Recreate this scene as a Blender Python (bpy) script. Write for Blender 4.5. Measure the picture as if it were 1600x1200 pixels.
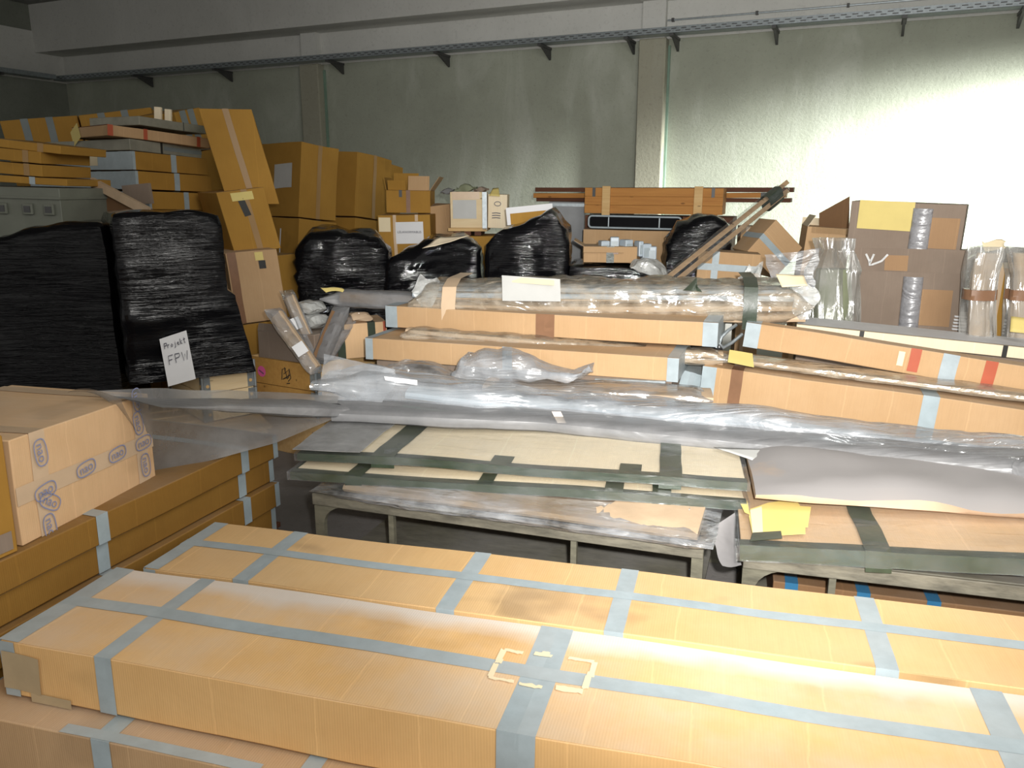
import bpy, bmesh, math, random
from mathutils import Vector, Matrix, noise
for o in list(bpy.data.objects): bpy.data.objects.remove(o)
SC = bpy.context.scene
COL = SC.collection
R = math.radians
rnd = random.Random(7)

# ------------------------------------------------------------------ camera
FPX = 1250.0                       # focal length in pixels of a 1600 px wide frame
PITCH = math.atan(303.0 / FPX)
CH = 1.7
cam_d = bpy.data.cameras.new('camera'); cam = bpy.data.objects.new('camera', cam_d); COL.objects.link(cam)
cam_d.sensor_fit = 'HORIZONTAL'; cam_d.sensor_width = 36.0; cam_d.lens = FPX / 1600.0 * 36.0
cam_d.clip_start = 0.02; cam_d.clip_end = 200
cam.location = (0, 0, CH); cam.rotation_euler = (math.pi / 2 - PITCH, 0, 0)
SC.camera = cam
cp, sp = math.cos(PITCH), math.sin(PITCH)

def ray(x, y):
    a = (x - 800) / FPX; b = (600 - y) / FPX
    return Vector((a, cp + b * sp, -sp + b * cp))
def at(x, y, Y):                   # the point seen at (x, y) that lies Y metres ahead
    r = ray(x, y); return Vector((0, 0, CH)) + r * (Y / r.y)
def atz(x, y, z):                  # the point seen at (x, y) at height z
    r = ray(x, y); return Vector((0, 0, CH)) + r * ((z - CH) / r.z)
def along(A, x, y, yaw):           # the point seen at (x, y) in the vertical plane through A with this heading
    u = (math.cos(R(yaw)), math.sin(R(yaw))); r = ray(x, y)
    det = u[0] * (-r.y) - u[1] * (-r.x)
    t = (-A.x * (-r.y) + A.y * (-r.x)) / det
    s = (u[0] * (-A.y) - u[1] * (-A.x)) / det
    return Vector((0, 0, CH)) + r * s

# ------------------------------------------------------------------ world, lights, exposure
w = bpy.data.worlds.new('world'); SC.world = w; w.use_nodes = True
w.node_tree.nodes['Background'].inputs[0].default_value = (1.0, 0.98, 0.92, 1)
w.node_tree.nodes['Background'].inputs[1].default_value = 0.52
SC.view_settings.view_transform = 'Standard'; SC.view_settings.look = 'None'
SC.view_settings.gamma = 1.0; SC.view_settings.exposure = 0.0; SC.view_settings.use_curve_mapping = False

def lamp(name, kind, loc, target, energy, color=(1, 1, 1), **kw):
    d = bpy.data.lights.new(name, kind); d.energy = energy; d.color = color
    for k, v in kw.items(): setattr(d, k, v)
    o = bpy.data.objects.new(name, d); COL.objects.link(o); o.location = loc
    o.rotation_euler = (Vector(target) - Vector(loc)).to_track_quat('-Z', 'Y').to_euler()
    return o
# the camera's own flash, just above and beside the lens
lamp('camera_flash', 'SPOT', (0.10, 0.0, 1.80), Vector((0, 0, CH)) + ray(1150, 410) * 4.0, 1080, (1.0, 0.985, 0.95), spot_size=R(79), spot_blend=1.0, shadow_soft_size=0.03)
# daylight from behind the camera, lamp added close by to brighten the front cartons
lamp('rear_daylight_fill', 'AREA', (1.6, -1.2, 3.0), (-0.2, 1.9, 0.45), 150, (1.0, 0.97, 0.92), shape='RECTANGLE', size=2.4, size_y=1.8)
# unseen overhead lamp, added to brighten the tops of the front rows
lamp('overhead_fill', 'AREA', (1.6, 1.4, 4.3), (0.6, 2.6, 0.4), 60, (1.0, 0.97, 0.92), shape='RECTANGLE', size=2.5, size_y=1.5)
# daylight falling in through the high window of the right wall, skimming the back wall
WTH = R(23.7); WD = 10.8
wn = Vector((math.sin(WTH), math.cos(WTH), 0)); wr = Vector((math.cos(WTH), -math.sin(WTH), 0))
def wallp(s, z, off=0.0): return wn * (WD - off) + wr * s + Vector((0, 0, z))
def wallpx(x, y, off=0.0):
    r = ray(x, y); t = (WD - off) / (r.x * wn.x + r.y * wn.y)
    p = Vector((0, 0, CH)) + r * t
    return p.dot(wr), p.z
lamp('window_daylight', 'SPOT', wallp(6.0, 3.6, 1.75), wallp(-0.2, 1.25, 0), 28000, (0.97, 1.0, 0.96), spot_size=R(32), spot_blend=1.0, shadow_soft_size=0.3)

# ------------------------------------------------------------------ materials
def mat(name):
    m = bpy.data.materials.new(name); m.use_nodes = True
    nt = m.node_tree; nt.nodes.clear()
    out = nt.nodes.new('ShaderNodeOutputMaterial')
    return m, nt, out
def N(nt, t, ins=None, **props):
    n = nt.nodes.new(t)
    for k, v in props.items(): setattr(n, k, v)
    if ins:
        for k, v in ins.items():
            if hasattr(v, 'is_output') or isinstance(v, bpy.types.NodeSocket): nt.links.new(v, n.inputs[k])
            else: n.inputs[k].default_value = v
    return n
def c4(c): return (c[0], c[1], c[2], 1)
def coords(nt, scale=(1, 1, 1), rand=True):
    tc = N(nt, 'ShaderNodeTexCoord'); src = tc.outputs['Object']
    if rand:
        oi = N(nt, 'ShaderNodeObjectInfo')
        mu = N(nt, 'ShaderNodeMath', {0: oi.outputs['Random'], 1: 37.0}, operation='MULTIPLY')
        ad = N(nt, 'ShaderNodeVectorMath', {0: src, 1: mu.outputs[0]}, operation='ADD'); src = ad.outputs[0]
    mp = N(nt, 'ShaderNodeMapping', {'Vector': src, 'Scale': scale})
    return mp.outputs[0]
def ramp(nt, fac, stops):
    r = N(nt, 'ShaderNodeValToRGB', {0: fac}); e = r.color_ramp.elements
    while len(e) < len(stops): e.new(0.5)
    for el, (p, c) in zip(e, stops): el.position = p; el.color = c4(c) if len(c) == 3 else c
    return r.outputs[0]
def mix(nt, fac, a, b, blend='MIX'):
    n = N(nt, 'ShaderNodeMix', data_type='RGBA', blend_type=blend)
    for i, v in ((0, fac), (6, a), (7, b)):
        if isinstance(v, bpy.types.NodeSocket): nt.links.new(v, n.inputs[i])
        else: n.inputs[i].default_value = v if i == 0 else c4(v)
    return n.outputs[2]
G0 = (0, 0, 0); G1 = (1, 1, 1)
def dusty(nt, col, amount, dust=(0.58, 0.52, 0.45), scale=2.0):
    geo = N(nt, 'ShaderNodeNewGeometry'); sx = N(nt, 'ShaderNodeSeparateXYZ', {0: geo.outputs['Normal']})
    up = ramp(nt, sx.outputs[2], [(0.35, G0), (0.95, G1)])
    nz = N(nt, 'ShaderNodeTexNoise', {'Vector': coords(nt), 'Scale': scale, 'Detail': 5.0, 'Roughness': 0.6})
    k = ramp(nt, nz.outputs[0], [(0.35, G0), (0.72, G1)] if amount < 1 else [(0.22, G0), (0.42, G1)])
    m1 = N(nt, 'ShaderNodeMath', {0: up, 1: k}, operation='MULTIPLY')
    m2 = N(nt, 'ShaderNodeMath', {0: m1.outputs[0], 1: amount}, operation='MULTIPLY')
    return mix(nt, m2.outputs[0], col, dust)
def cardboard(name, base, dark, dust=0.3, flute=True, rough=0.8, stain=0.25):
    m, nt, out = mat(name); v = coords(nt)
    n1 = N(nt, 'ShaderNodeTexNoise', {'Vector': v, 'Scale': 2.6, 'Detail': 6.0, 'Roughness': 0.65})
    col = mix(nt, ramp(nt, n1.outputs[0], [(0.3, G0), (0.75, G1)]), base, dark)
    n2 = N(nt, 'ShaderNodeTexNoise', {'Vector': coords(nt, (160, 8, 8)), 'Scale': 1.0, 'Detail': 2.0})
    col = mix(nt, ramp(nt, n2.outputs[0], [(0.35, (0.0,)*3), (0.8, (0.14,)*3)]), col, tuple(x * 0.55 for x in base))
    n3 = N(nt, 'ShaderNodeTexNoise', {'Vector': coords(nt, (1, 1.6, 1.6)), 'Scale': 1.7, 'Detail': 3.0})
    col = mix(nt, ramp(nt, n3.outputs[0], [(0.62, (0,)*3), (0.70, (stain,)*3)]), col, tuple(x * 0.42 for x in dark))
    # pressed cross creases every now and then along the board
    n4 = N(nt, 'ShaderNodeTexVoronoi', {'W': 0.0, 'Scale': 3.3}, voronoi_dimensions='1D', feature='DISTANCE_TO_EDGE')
    sx = N(nt, 'ShaderNodeSeparateXYZ', {0: v}); wob = N(nt, 'ShaderNodeMath', {0: n1.outputs[0], 1: 0.05}, operation='MULTIPLY')
    ws = N(nt, 'ShaderNodeMath', {0: sx.outputs[0], 1: wob.outputs[0]}, operation='ADD'); nt.links.new(ws.outputs[0], n4.inputs['W'])
    crease = ramp(nt, n4.outputs['Distance'], [(0.0, (0.30,)*3), (0.014, G0)])
    col = mix(nt, crease, col, tuple(min(1, x * 1.35) for x in base))
    col = dusty(nt, col, dust)
    b = N(nt, 'ShaderNodeBsdfPrincipled', {'Base Color': col, 'Roughness': rough, 'Specular IOR Level': 0.25})
    if flute:
        wv = N(nt, 'ShaderNodeTexWave', {'Vector': v, 'Scale': 42.0, 'Distortion': 0.4}, bands_direction='X')
        h = N(nt, 'ShaderNodeMath', {0: wv.outputs[1], 1: 0.0012}, operation='MULTIPLY')
        h2 = N(nt, 'ShaderNodeMath', {0: crease, 1: -0.004}, operation='MULTIPLY')
        h3 = N(nt, 'ShaderNodeMath', {0: h.outputs[0], 1: h2.outputs[0]}, operation='ADD')
        bp = N(nt, 'ShaderNodeBump', {'Height': h3.outputs[0], 'Strength': 0.16, 'Distance': 1.0}); nt.links.new(bp.outputs[0], b.inputs['Normal'])
    nt.links.new(b.outputs[0], out.inputs[0]); return m
def plain(name, c, rough=0.6, metal=0.0, var=0.25, scale=6.0, dust=0.0, dustc=(0.47, 0.43, 0.39), bump=0.0, spec=0.5, stretch=(1, 1, 1)):
    m, nt, out = mat(name)
    nz = N(nt, 'ShaderNodeTexNoise', {'Vector': coords(nt, stretch), 'Scale': scale, 'Detail': 6.0, 'Roughness': 0.62})
    col = mix(nt, ramp(nt, nz.outputs[0], [(0.3, G0), (0.7, G1)]), c, tuple(x * (1 - var) for x in c))
    if dust: col = dusty(nt, col, dust, dustc)
    b = N(nt, 'ShaderNodeBsdfPrincipled', {'Base Color': col, 'Roughness': rough, 'Metallic': metal, 'Specular IOR Level': spec})
    if bump:
        bp = N(nt, 'ShaderNodeBump', {'Height': nz.outputs[0], 'Strength': bump, 'Distance': 0.01}); nt.links.new(bp.outputs[0], b.inputs['Normal'])
    nt.links.new(b.outputs[0], out.inputs[0]); return m
def film(name, c=(0.55, 0.57, 0.6), haze=0.25, gloss=0.25, rough=0.16, hvar=0.25, hscale=5.0, crinkle=0.6, cs=(4, 13, 13)):
    """clear or dusty plastic foil: see-through, milky where dusty, glossy creases"""
    m, nt, out = mat(name); v = coords(nt)
    nz = N(nt, 'ShaderNodeTexNoise', {'Vector': v, 'Scale': hscale, 'Detail': 5.0, 'Roughness': 0.6})
    hz = N(nt, 'ShaderNodeMapRange', {0: nz.outputs[0], 1: 0.3, 2: 0.7, 3: max(0, haze - hvar), 4: min(1, haze + hvar)})
    vo = N(nt, 'ShaderNodeTexNoise', {'Vector': coords(nt, cs), 'Scale': 1.0, 'Detail': 2.5, 'Roughness': 0.5, 'Distortion': 1.2})
    bp = N(nt, 'ShaderNodeBump', {'Height': vo.outputs[0], 'Strength': crinkle, 'Distance': 0.035})
    tr = N(nt, 'ShaderNodeBsdfTransparent', {0: (0.95, 0.96, 0.96, 1)})
    df = N(nt, 'ShaderNodeBsdfDiffuse', {0: c4(c), 'Normal': bp.outputs[0]})
    gl = N(nt, 'ShaderNodeBsdfGlossy', {0: (1, 1, 1, 1), 'Roughness': rough, 'Normal': bp.outputs[0]})
    m1 = N(nt, 'ShaderNodeMixShader', {0: hz.outputs[0], 1: tr.outputs[0], 2: df.outputs[0]})
    lw = N(nt, 'ShaderNodeLayerWeight', {'Blend': 0.25, 'Normal': bp.outputs[0]})
    fr = N(nt, 'ShaderNodeMapRange', {0: lw.outputs['Fresnel'], 1: 0.0, 2: 1.0, 3: gloss * 0.35, 4: min(1, gloss * 2.2)})
    m2 = N(nt, 'ShaderNodeMixShader', {0: fr.outputs[0], 1: m1.outputs[0], 2: gl.outputs[0]})
    nt.links.new(m2.outputs[0], out.inputs[0]); return m
def blackfilm():
    m, nt, out = mat('black_stretch_film')
    v = coords(nt, (3.2, 3.2, 42)); nz = N(nt, 'ShaderNodeTexNoise', {'Vector': v, 'Scale': 1.0, 'Detail': 5.0, 'Roughness': 0.6, 'Distortion': 0.6})
    n2 = N(nt, 'ShaderNodeTexNoise', {'Vector': coords(nt), 'Scale': 9.0, 'Detail': 2.0})
    ad = N(nt, 'ShaderNodeMath', {0: nz.outputs[0], 1: n2.outputs[0]}, operation='ADD')
    n3 = N(nt, 'ShaderNodeTexNoise', {'Vector': coords(nt), 'Scale': 2.6, 'Detail': 2.0}); st = N(nt, 'ShaderNodeMapRange', {0: n3.outputs[0], 1: 0.38, 2: 0.66, 3: 0.12, 4: 1.0})
    bp = N(nt, 'ShaderNodeBump', {'Height': ad.outputs[0], 'Strength': st.outputs[0], 'Distance': 0.015})
    b = N(nt, 'ShaderNodeBsdfPrincipled', {'Base Color': (0.004, 0.004, 0.005, 1), 'Roughness': 0.07, 'Specular IOR Level': 0.3, 'Normal': bp.outputs[0]})
    nt.links.new(b.outputs[0], out.inputs[0]); return m
def wood(name, c, dark, rough=0.7, grain=(1.2, 26, 26), dust=0.0):
    m, nt, out = mat(name)
    nz = N(nt, 'ShaderNodeTexNoise', {'Vector': coords(nt, grain), 'Scale': 1.5, 'Detail': 7.0, 'Roughness': 0.65, 'Distortion': 0.5})
    col = mix(nt, ramp(nt, nz.outputs[0], [(0.3, G0), (0.72, G1)]), c, dark)
    vo = N(nt, 'ShaderNodeTexVoronoi', {'Vector': coords(nt, (4, 11, 11)), 'Scale': 1.0})
    col = mix(nt, ramp(nt, vo.outputs['Distance'], [(0.06, (0.75,)*3), (0.10, G0)]), col, tuple(x * 0.35 for x in dark))
    if dust: col = dusty(nt, col, dust)
    b = N(nt, 'ShaderNodeBsdfPrincipled', {'Base Color': col, 'Roughness': rough, 'Specular IOR Level': 0.3})
    bp = N(nt, 'ShaderNodeBump', {'Height': nz.outputs[0], 'Strength': 0.25, 'Distance': 0.005}); nt.links.new(bp.outputs[0], b.inputs['Normal'])
    nt.links.new(b.outputs[0], out.inputs[0]); return m
def concrete(name, c, c2, white, wmask=(0.52, 0.75), stretch=(1, 1, 0.35), bump=0.25):
    m, nt, out = mat(name)
    n1 = N(nt, 'ShaderNodeTexNoise', {'Vector': coords(nt, (1, 1, 1), False), 'Scale': 0.9, 'Detail': 8.0, 'Roughness': 0.68})
    col = mix(nt, ramp(nt, n1.outputs[0], [(0.3, G0), (0.7, G1)]), c, c2)
    n2 = N(nt, 'ShaderNodeTexNoise', {'Vector': coords(nt, stretch, False), 'Scale': 1.6, 'Detail': 6.0, 'Roughness': 0.6, 'Distortion': 0.8})
    col = mix(nt, ramp(nt, n2.outputs[0], [(wmask[0], G0), (wmask[1] + 0.1, (0.6,)*3)]), col, white)
    n3 = N(nt, 'ShaderNodeTexNoise', {'Vector': coords(nt, (1, 1, 1), False), 'Scale': 24.0, 'Detail': 6.0, 'Roughness': 0.7})
    col = mix(nt, ramp(nt, n3.outputs[0], [(0.28, (0.35,)*3), (0.45, G0)]), col, tuple(x * 0.5 for x in c2))
    b = N(nt, 'ShaderNodeBsdfPrincipled', {'Base Color': col, 'Roughness': 0.85, 'Specular IOR Level': 0.25})
    bp = N(nt, 'ShaderNodeBump', {'Height': n3.outputs[0], 'Strength': bump, 'Distance': 0.02}); nt.links.new(bp.outputs[0], b.inputs['Normal'])
    nt.links.new(b.outputs[0], out.inputs[0]); return m

M = {}
M['card'] = cardboard('cardboard_tan', (0.51, 0.335, 0.185), (0.45, 0.28, 0.14), dust=0.35)
M['card_near'] = cardboard('cardboard_dusty_tan', (0.66, 0.45, 0.24), (0.58, 0.38, 0.18), dust=0.5)
def dustband(m, y0, y1, c=(0.66, 0.61, 0.56)):
    nt = m.node_tree; b = next(n for n in nt.nodes if n.type == 'BSDF_PRINCIPLED'); old = b.inputs['Base Color'].links[0].from_socket
    tc = N(nt, 'ShaderNodeTexCoord'); sx = N(nt, 'ShaderNodeSeparateXYZ', {0: tc.outputs['Object']})
    nz = N(nt, 'ShaderNodeTexNoise', {'Vector': coords(nt), 'Scale': 4.0, 'Detail': 4.0}); w2 = N(nt, 'ShaderNodeMath', {0: nz.outputs[0], 1: 0.10}, operation='MULTIPLY')
    ad = N(nt, 'ShaderNodeMath', {0: sx.outputs[1], 1: w2.outputs[0]}, operation='ADD')
    mr = N(nt, 'ShaderNodeMapRange', {0: ad.outputs[0], 1: y0, 2: y1, 3: 0.0, 4: 0.8})
    nt.links.new(mix(nt, mr.outputs[0], old, c), b.inputs['Base Color'])
M['card_front'] = cardboard('cardboard_dust_banded', (0.72, 0.455, 0.20), (0.62, 0.37, 0.15), dust=0.62); dustband(M['card_front'], 0.18, 0.25)
M['card_stained'] = cardboard('cardboard_water_stained', (0.66, 0.44, 0.21), (0.58, 0.36, 0.16), dust=0.15, stain=0.6)
M['card_pale'] = cardboard('cardboard_pale', (0.88, 0.76, 0.56), (0.82, 0.69, 0.49), dust=0.12, stain=0.08)
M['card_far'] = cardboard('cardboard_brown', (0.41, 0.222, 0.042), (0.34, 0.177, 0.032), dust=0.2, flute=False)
M['card_nao'] = cardboard('cardboard_light_tan', (0.70, 0.47, 0.27), (0.62, 0.40, 0.21), dust=0.3)
M['card_shaded'] = cardboard('cardboard_shaded_brown', (0.28, 0.145, 0.028), (0.225, 0.11, 0.02), dust=0.2)  # shade on the left stack put into a darker brown base
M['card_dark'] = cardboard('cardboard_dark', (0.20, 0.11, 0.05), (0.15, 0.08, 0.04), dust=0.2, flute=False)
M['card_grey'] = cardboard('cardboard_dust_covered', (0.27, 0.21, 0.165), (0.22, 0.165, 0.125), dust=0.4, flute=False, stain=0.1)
M['kraft'] = plain('brown_wrapping_paper', (0.48, 0.34, 0.23), 0.7, dust=1.0, dustc=(0.27, 0.255, 0.25), scale=3.0, bump=0.15)
M['kraft_clean'] = plain('brown_wrapping_paper_clean', (0.60, 0.44, 0.29), 0.6, scale=7.0, bump=0.2)
M['tape'] = plain('grey_duct_tape', (0.37, 0.44, 0.47), 0.42, var=0.2, scale=14.0, dust=0.3)
M['tape_white'] = plain('pale_grey_duct_tape', (0.37, 0.43, 0.46), 0.4, var=0.2, scale=14.0)
M['tape_green'] = plain('green_cloth_tape', (0.036, 0.052, 0.032), 0.30, var=0.3, scale=18.0, dust=0.16, bump=0.15)
M['tape_brown'] = plain('brown_packing_tape', (0.26, 0.14, 0.08), 0.22, var=0.2, scale=9.0)
M['tape_red'] = plain('red_tape', (0.42, 0.085, 0.035), 0.4, var=0.15)
M['tape_clear'] = plain('beige_packing_tape', (0.66, 0.49, 0.33), 0.28, var=0.15)
M['tape_black'] = plain('black_tape', (0.03, 0.03, 0.028), 0.4, var=0.2)
M['tape_blue'] = plain('blue_tape', (0.03, 0.14, 0.27), 0.4, var=0.2)
M['paper'] = plain('white_paper', (0.75, 0.75, 0.76), 0.7, var=0.06)
M['paper_grey'] = plain('greyed_paper', (0.52, 0.52, 0.50), 0.7, var=0.1)
M['paper_yellow'] = plain('yellow_paper', (0.72, 0.58, 0.20), 0.7, var=0.12, scale=4.0)
M['paper_cream'] = plain('cream_paper', (0.78, 0.66, 0.44), 0.7, var=0.08, scale=4.0)
M['paper_tan'] = plain('tan_paper', (0.46, 0.36, 0.22), 0.8, var=0.2)
M['ink'] = plain('pencil_ink', (0.10, 0.10, 0.13), 0.6)
M['ink_black'] = plain('black_marker', (0.02, 0.02, 0.02), 0.5)
M['ink_blue'] = plain('blue_print', (0.25, 0.28, 0.46), 0.5, var=0.1)
M['chalk'] = plain('white_chalk', (0.75, 0.75, 0.74), 0.9, var=0.3, scale=60)
M['pink'] = plain('pink_sticker', (0.75, 0.13, 0.36), 0.5, var=0.1)
M['film'] = film('clear_film', haze=0.22, gloss=0.30)
M['film_dust'] = film('dusty_film', (0.25, 0.25, 0.255), haze=0.68, gloss=0.10, rough=0.35, hvar=0.2, crinkle=0.3, cs=(1.6, 12, 12))
M['film_drape'] = film('draped_film', (0.27, 0.265, 0.26), haze=0.55, gloss=0.06, rough=0.4, hvar=0.2, crinkle=0.2, cs=(2, 5, 5))
M['dusty_flap'] = film('grey_flap_film', (0.26, 0.25, 0.25), haze=0.8, gloss=0.08, rough=0.4, hvar=0.1, crinkle=0.2)
M['film_milky'] = film('milky_film', (0.54, 0.57, 0.61), haze=0.34, gloss=0.24, rough=0.17, hvar=0.2, cs=(1.6, 13, 13))
M['film_white'] = film('white_film', (0.66, 0.67, 0.65), haze=0.62, gloss=0.25, rough=0.25, hvar=0.3, hscale=9)
M['film_brown'] = film('film_over_brown_paper', (0.62, 0.53, 0.41), haze=0.30, gloss=0.34, rough=0.13, hvar=0.25, hscale=12, crinkle=0.55, cs=(3.5, 12, 12))
M['black'] = blackfilm()
M['blackplastic'] = plain('black_plastic', (0.008, 0.008, 0.009), 0.85, spec=0.1)
M['steel'] = plain('galvanised_steel', (0.36, 0.40, 0.42), 0.42, metal=0.6, var=0.3, scale=30)
M['steel_dark'] = plain('dark_steel', (0.10, 0.10, 0.10), 0.5, metal=0.5)
M['grey_paint'] = plain('grey_green_paint', (0.17, 0.18, 0.145), 0.55, var=0.2, dust=0.3)
M['grey_sheet'] = plain('grey_sheet_metal', (0.27, 0.28, 0.29), 0.5, var=0.2)
M['olive'] = plain('worn_olive_paint', (0.15, 0.14, 0.10), 0.6, var=0.5, scale=11.0, dust=0.75, dustc=(0.25, 0.24, 0.23), bump=0.2, stretch=(1, 3, 3))
M['olive_worn'] = plain('chipped_olive_edge', (0.18, 0.165, 0.125), 0.65, var=0.65, scale=9.0, bump=0.3, stretch=(1, 4, 4))
M['wood_orange'] = wood('orange_pine', (0.50, 0.235, 0.06), (0.38, 0.16, 0.04))
M['wood_pale'] = wood('pale_pine', (0.66, 0.46, 0.22), (0.55, 0.34, 0.14))
M['wood_ply'] = wood('birch_plywood', (0.74, 0.60, 0.38), (0.66, 0.50, 0.29), grain=(1.0, 9, 9))
M['wood_collar'] = wood('orange_collar_board', (0.46, 0.26, 0.07), (0.37, 0.19, 0.05))
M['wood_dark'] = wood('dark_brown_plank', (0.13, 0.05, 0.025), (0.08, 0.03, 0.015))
M['wood_batten'] = wood('batten', (0.50, 0.34, 0.20), (0.36, 0.23, 0.13))
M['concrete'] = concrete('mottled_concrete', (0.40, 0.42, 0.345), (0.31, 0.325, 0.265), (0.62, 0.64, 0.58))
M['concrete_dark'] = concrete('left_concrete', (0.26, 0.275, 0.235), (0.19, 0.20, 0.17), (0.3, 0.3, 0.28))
M['column'] = concrete('column_concrete', (0.38, 0.37, 0.29), (0.31, 0.30, 0.235), (0.42, 0.42, 0.36))
M['whitewash'] = concrete('painted_band', (0.68, 0.68, 0.65), (0.60, 0.60, 0.57), (0.75, 0.75, 0.72), bump=0.08)
M['floor'] = concrete('dusty_floor', (0.23, 0.215, 0.205), (0.17, 0.16, 0.15), (0.27, 0.26, 0.25), stretch=(1, 1, 1))
M['ceiling'] = concrete('ceiling_concrete', (0.28, 0.28, 0.27), (0.22, 0.22, 0.21), (0.3, 0.3, 0.3))
M['glassedge'] = plain('green_edge_strip', (0.22, 0.33, 0.26), 0.3)
M['foam'] = plain('white_foam', (0.70, 0.70, 0.67), 0.8, var=0.1)
M['pipe'] = plain('pale_blue_grey_pipe', (0.45, 0.52, 0.58), 0.35, var=0.15)
M['bubble'] = film('bubble_wrap', (0.33, 0.33, 0.35), haze=0.85, gloss=0.22, rough=0.28, hscale=60, hvar=0.15)
M['green_cloth'] = plain('olive_green_cloth', (0.22, 0.24, 0.15), 0.8, var=0.3, scale=4)

# ------------------------------------------------------------------ mesh helpers
def tag(o, label=None, cat=None, group=None, kind=None):
    if label: o['label'] = label
    if cat: o['category'] = cat
    if group: o['group'] = group
    if kind: o['kind'] = kind
    return o
def link(name, me, m, parent=None, smooth=None):
    o = bpy.data.objects.new(name, me); COL.objects.link(o)
    if m is not None and not me.materials: me.materials.append(M[m] if isinstance(m, str) else m)
    if parent is not None: o.parent = parent
    if smooth is not None:
        for p in me.polygons: p.use_smooth = True
        me.set_sharp_from_angle(angle=R(smooth))
    return o
def mk(name, verts, faces, m, parent=None, smooth=None):
    me = bpy.data.meshes.new(name); me.from_pydata([tuple(v) for v in verts], [], faces); me.update()
    return link(name, me, m, parent, smooth)
def empty(name, mw, label, cat, group=None):
    o = bpy.data.objects.new(name, None); COL.objects.link(o); o.empty_display_size = 0.1
    o.matrix_world = mw
    return tag(o, label, cat, group)
def frame(u, v, w, o):
    m = Matrix.Identity(4)
    for i in range(3): m[i][0] = u[i]; m[i][1] = v[i]; m[i][2] = w[i]; m[i][3] = o[i]
    return m
class B:                            # collects solid pieces that make up ONE part
    def __init__(s): s.v = []; s.f = []
    def box(s, x0, x1, y0, y1, z0, z1, fn=None):
        i = len(s.v)
        for z in (z0, z1):
            for x, y in ((x0, y0), (x1, y0), (x1, y1), (x0, y1)):
                p = Vector((x, y, z)); s.v.append(fn(p) if fn else p)
        s.f += [tuple(i + k for k in q) for q in ((3, 2, 1, 0), (4, 5, 6, 7), (0, 1, 5, 4), (1, 2, 6, 5), (2, 3, 7, 6), (3, 0, 4, 7))]
        return s
    def bar(s, a, b, wd, ht, up=(0, 0, 1)):
        a = Vector(a); b = Vector(b); u = (b - a).normalized(); v = Vector(up).cross(u)
        if v.length < 1e-4: v = Vector((1, 0, 0)).cross(u)
        v.normalize(); w2 = u.cross(v); i = len(s.v)
        for e in (a, b):
            for p, q in ((-1, -1), (1, -1), (1, 1), (-1, 1)): s.v.append(e + v * (p * wd / 2) + w2 * (q * ht / 2))
        s.f += [tuple(i + k for k in q) for q in ((0, 1, 2, 3), (7, 6, 5, 4), (0, 4, 5, 1), (1, 5, 6, 2), (2, 6, 7, 3), (3, 7, 4, 0))]
        return s
    def tube(s, pts, r, n=8):
        i0 = len(s.v); pts = [Vector(p) for p in pts]
        for k, p in enumerate(pts):
            d = (pts[min(k + 1, len(pts) - 1)] - pts[max(k - 1, 0)]).normalized()
            a = d.orthogonal().normalized() if k == 0 else (a - d * a.dot(d)).normalized()
            b = d.cross(a)
            for j in range(n):
                t = 2 * math.pi * j / n; s.v.append(p + (a * math.cos(t) + b * math.sin(t)) * r)
        for k in range(len(pts) - 1):
            for j in range(n):
                s.f.append((i0 + k * n + j, i0 + k * n + (j + 1) % n, i0 + (k + 1) * n + (j + 1) % n, i0 + (k + 1) * n + j))
        s.f.append(tuple(i0 + j for j in reversed(range(n)))); s.f.append(tuple(i0 + (len(pts) - 1) * n + j for j in range(n)))
        return s
    def build(s, name, m, parent=None, smooth=None, bevel=0):
        o = mk(name, s.v, s.f, m, parent, smooth)
        if bevel:
            b = o.modifiers.new('bevel', 'BEVEL'); b.width = bevel; b.segments = 2; b.limit_method = 'ANGLE'
        return o
def gridbox(L, W, H, step=0.12, fn=None, z0=0.0):
    """closed box of welded grids, x/y centred, z0..z0+H, each vertex passed through fn"""
    nx, ny, nz = max(1, round(L / step)), max(1, round(W / step)), max(1, round(H / step))
    idx = {}; V = []; Fc = []
    def vid(i, j, k):
        key = (i, j, k)
        if key not in idx:
            p = Vector((-L / 2 + L * i / nx, -W / 2 + W * j / ny, z0 + H * k / nz)); idx[key] = len(V); V.append(fn(p) if fn else p)
        return idx[key]
    for i in range(nx):
        for j in range(ny):
            Fc.append((vid(i, j, nz), vid(i + 1, j, nz), vid(i + 1, j + 1, nz), vid(i, j + 1, nz)))
            Fc.append((vid(i, j + 1, 0), vid(i + 1, j + 1, 0), vid(i + 1, j, 0), vid(i, j, 0)))
    for i in range(nx):
        for k in range(nz):
            Fc.append((vid(i, 0, k), vid(i + 1, 0, k), vid(i + 1, 0, k + 1), vid(i, 0, k + 1)))
            Fc.append((vid(i, ny, k + 1), vid(i + 1, ny, k + 1), vid(i + 1, ny, k), vid(i, ny, k)))
    for j in range(ny):
        for k in range(nz):
            Fc.append((vid(0, j, k + 1), vid(0, j + 1, k + 1), vid(0, j + 1, k), vid(0, j, k)))
            Fc.append((vid(nx, j, k), vid(nx, j + 1, k), vid(nx, j + 1, k + 1), vid(nx, j, k + 1)))
    return V, Fc
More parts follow.
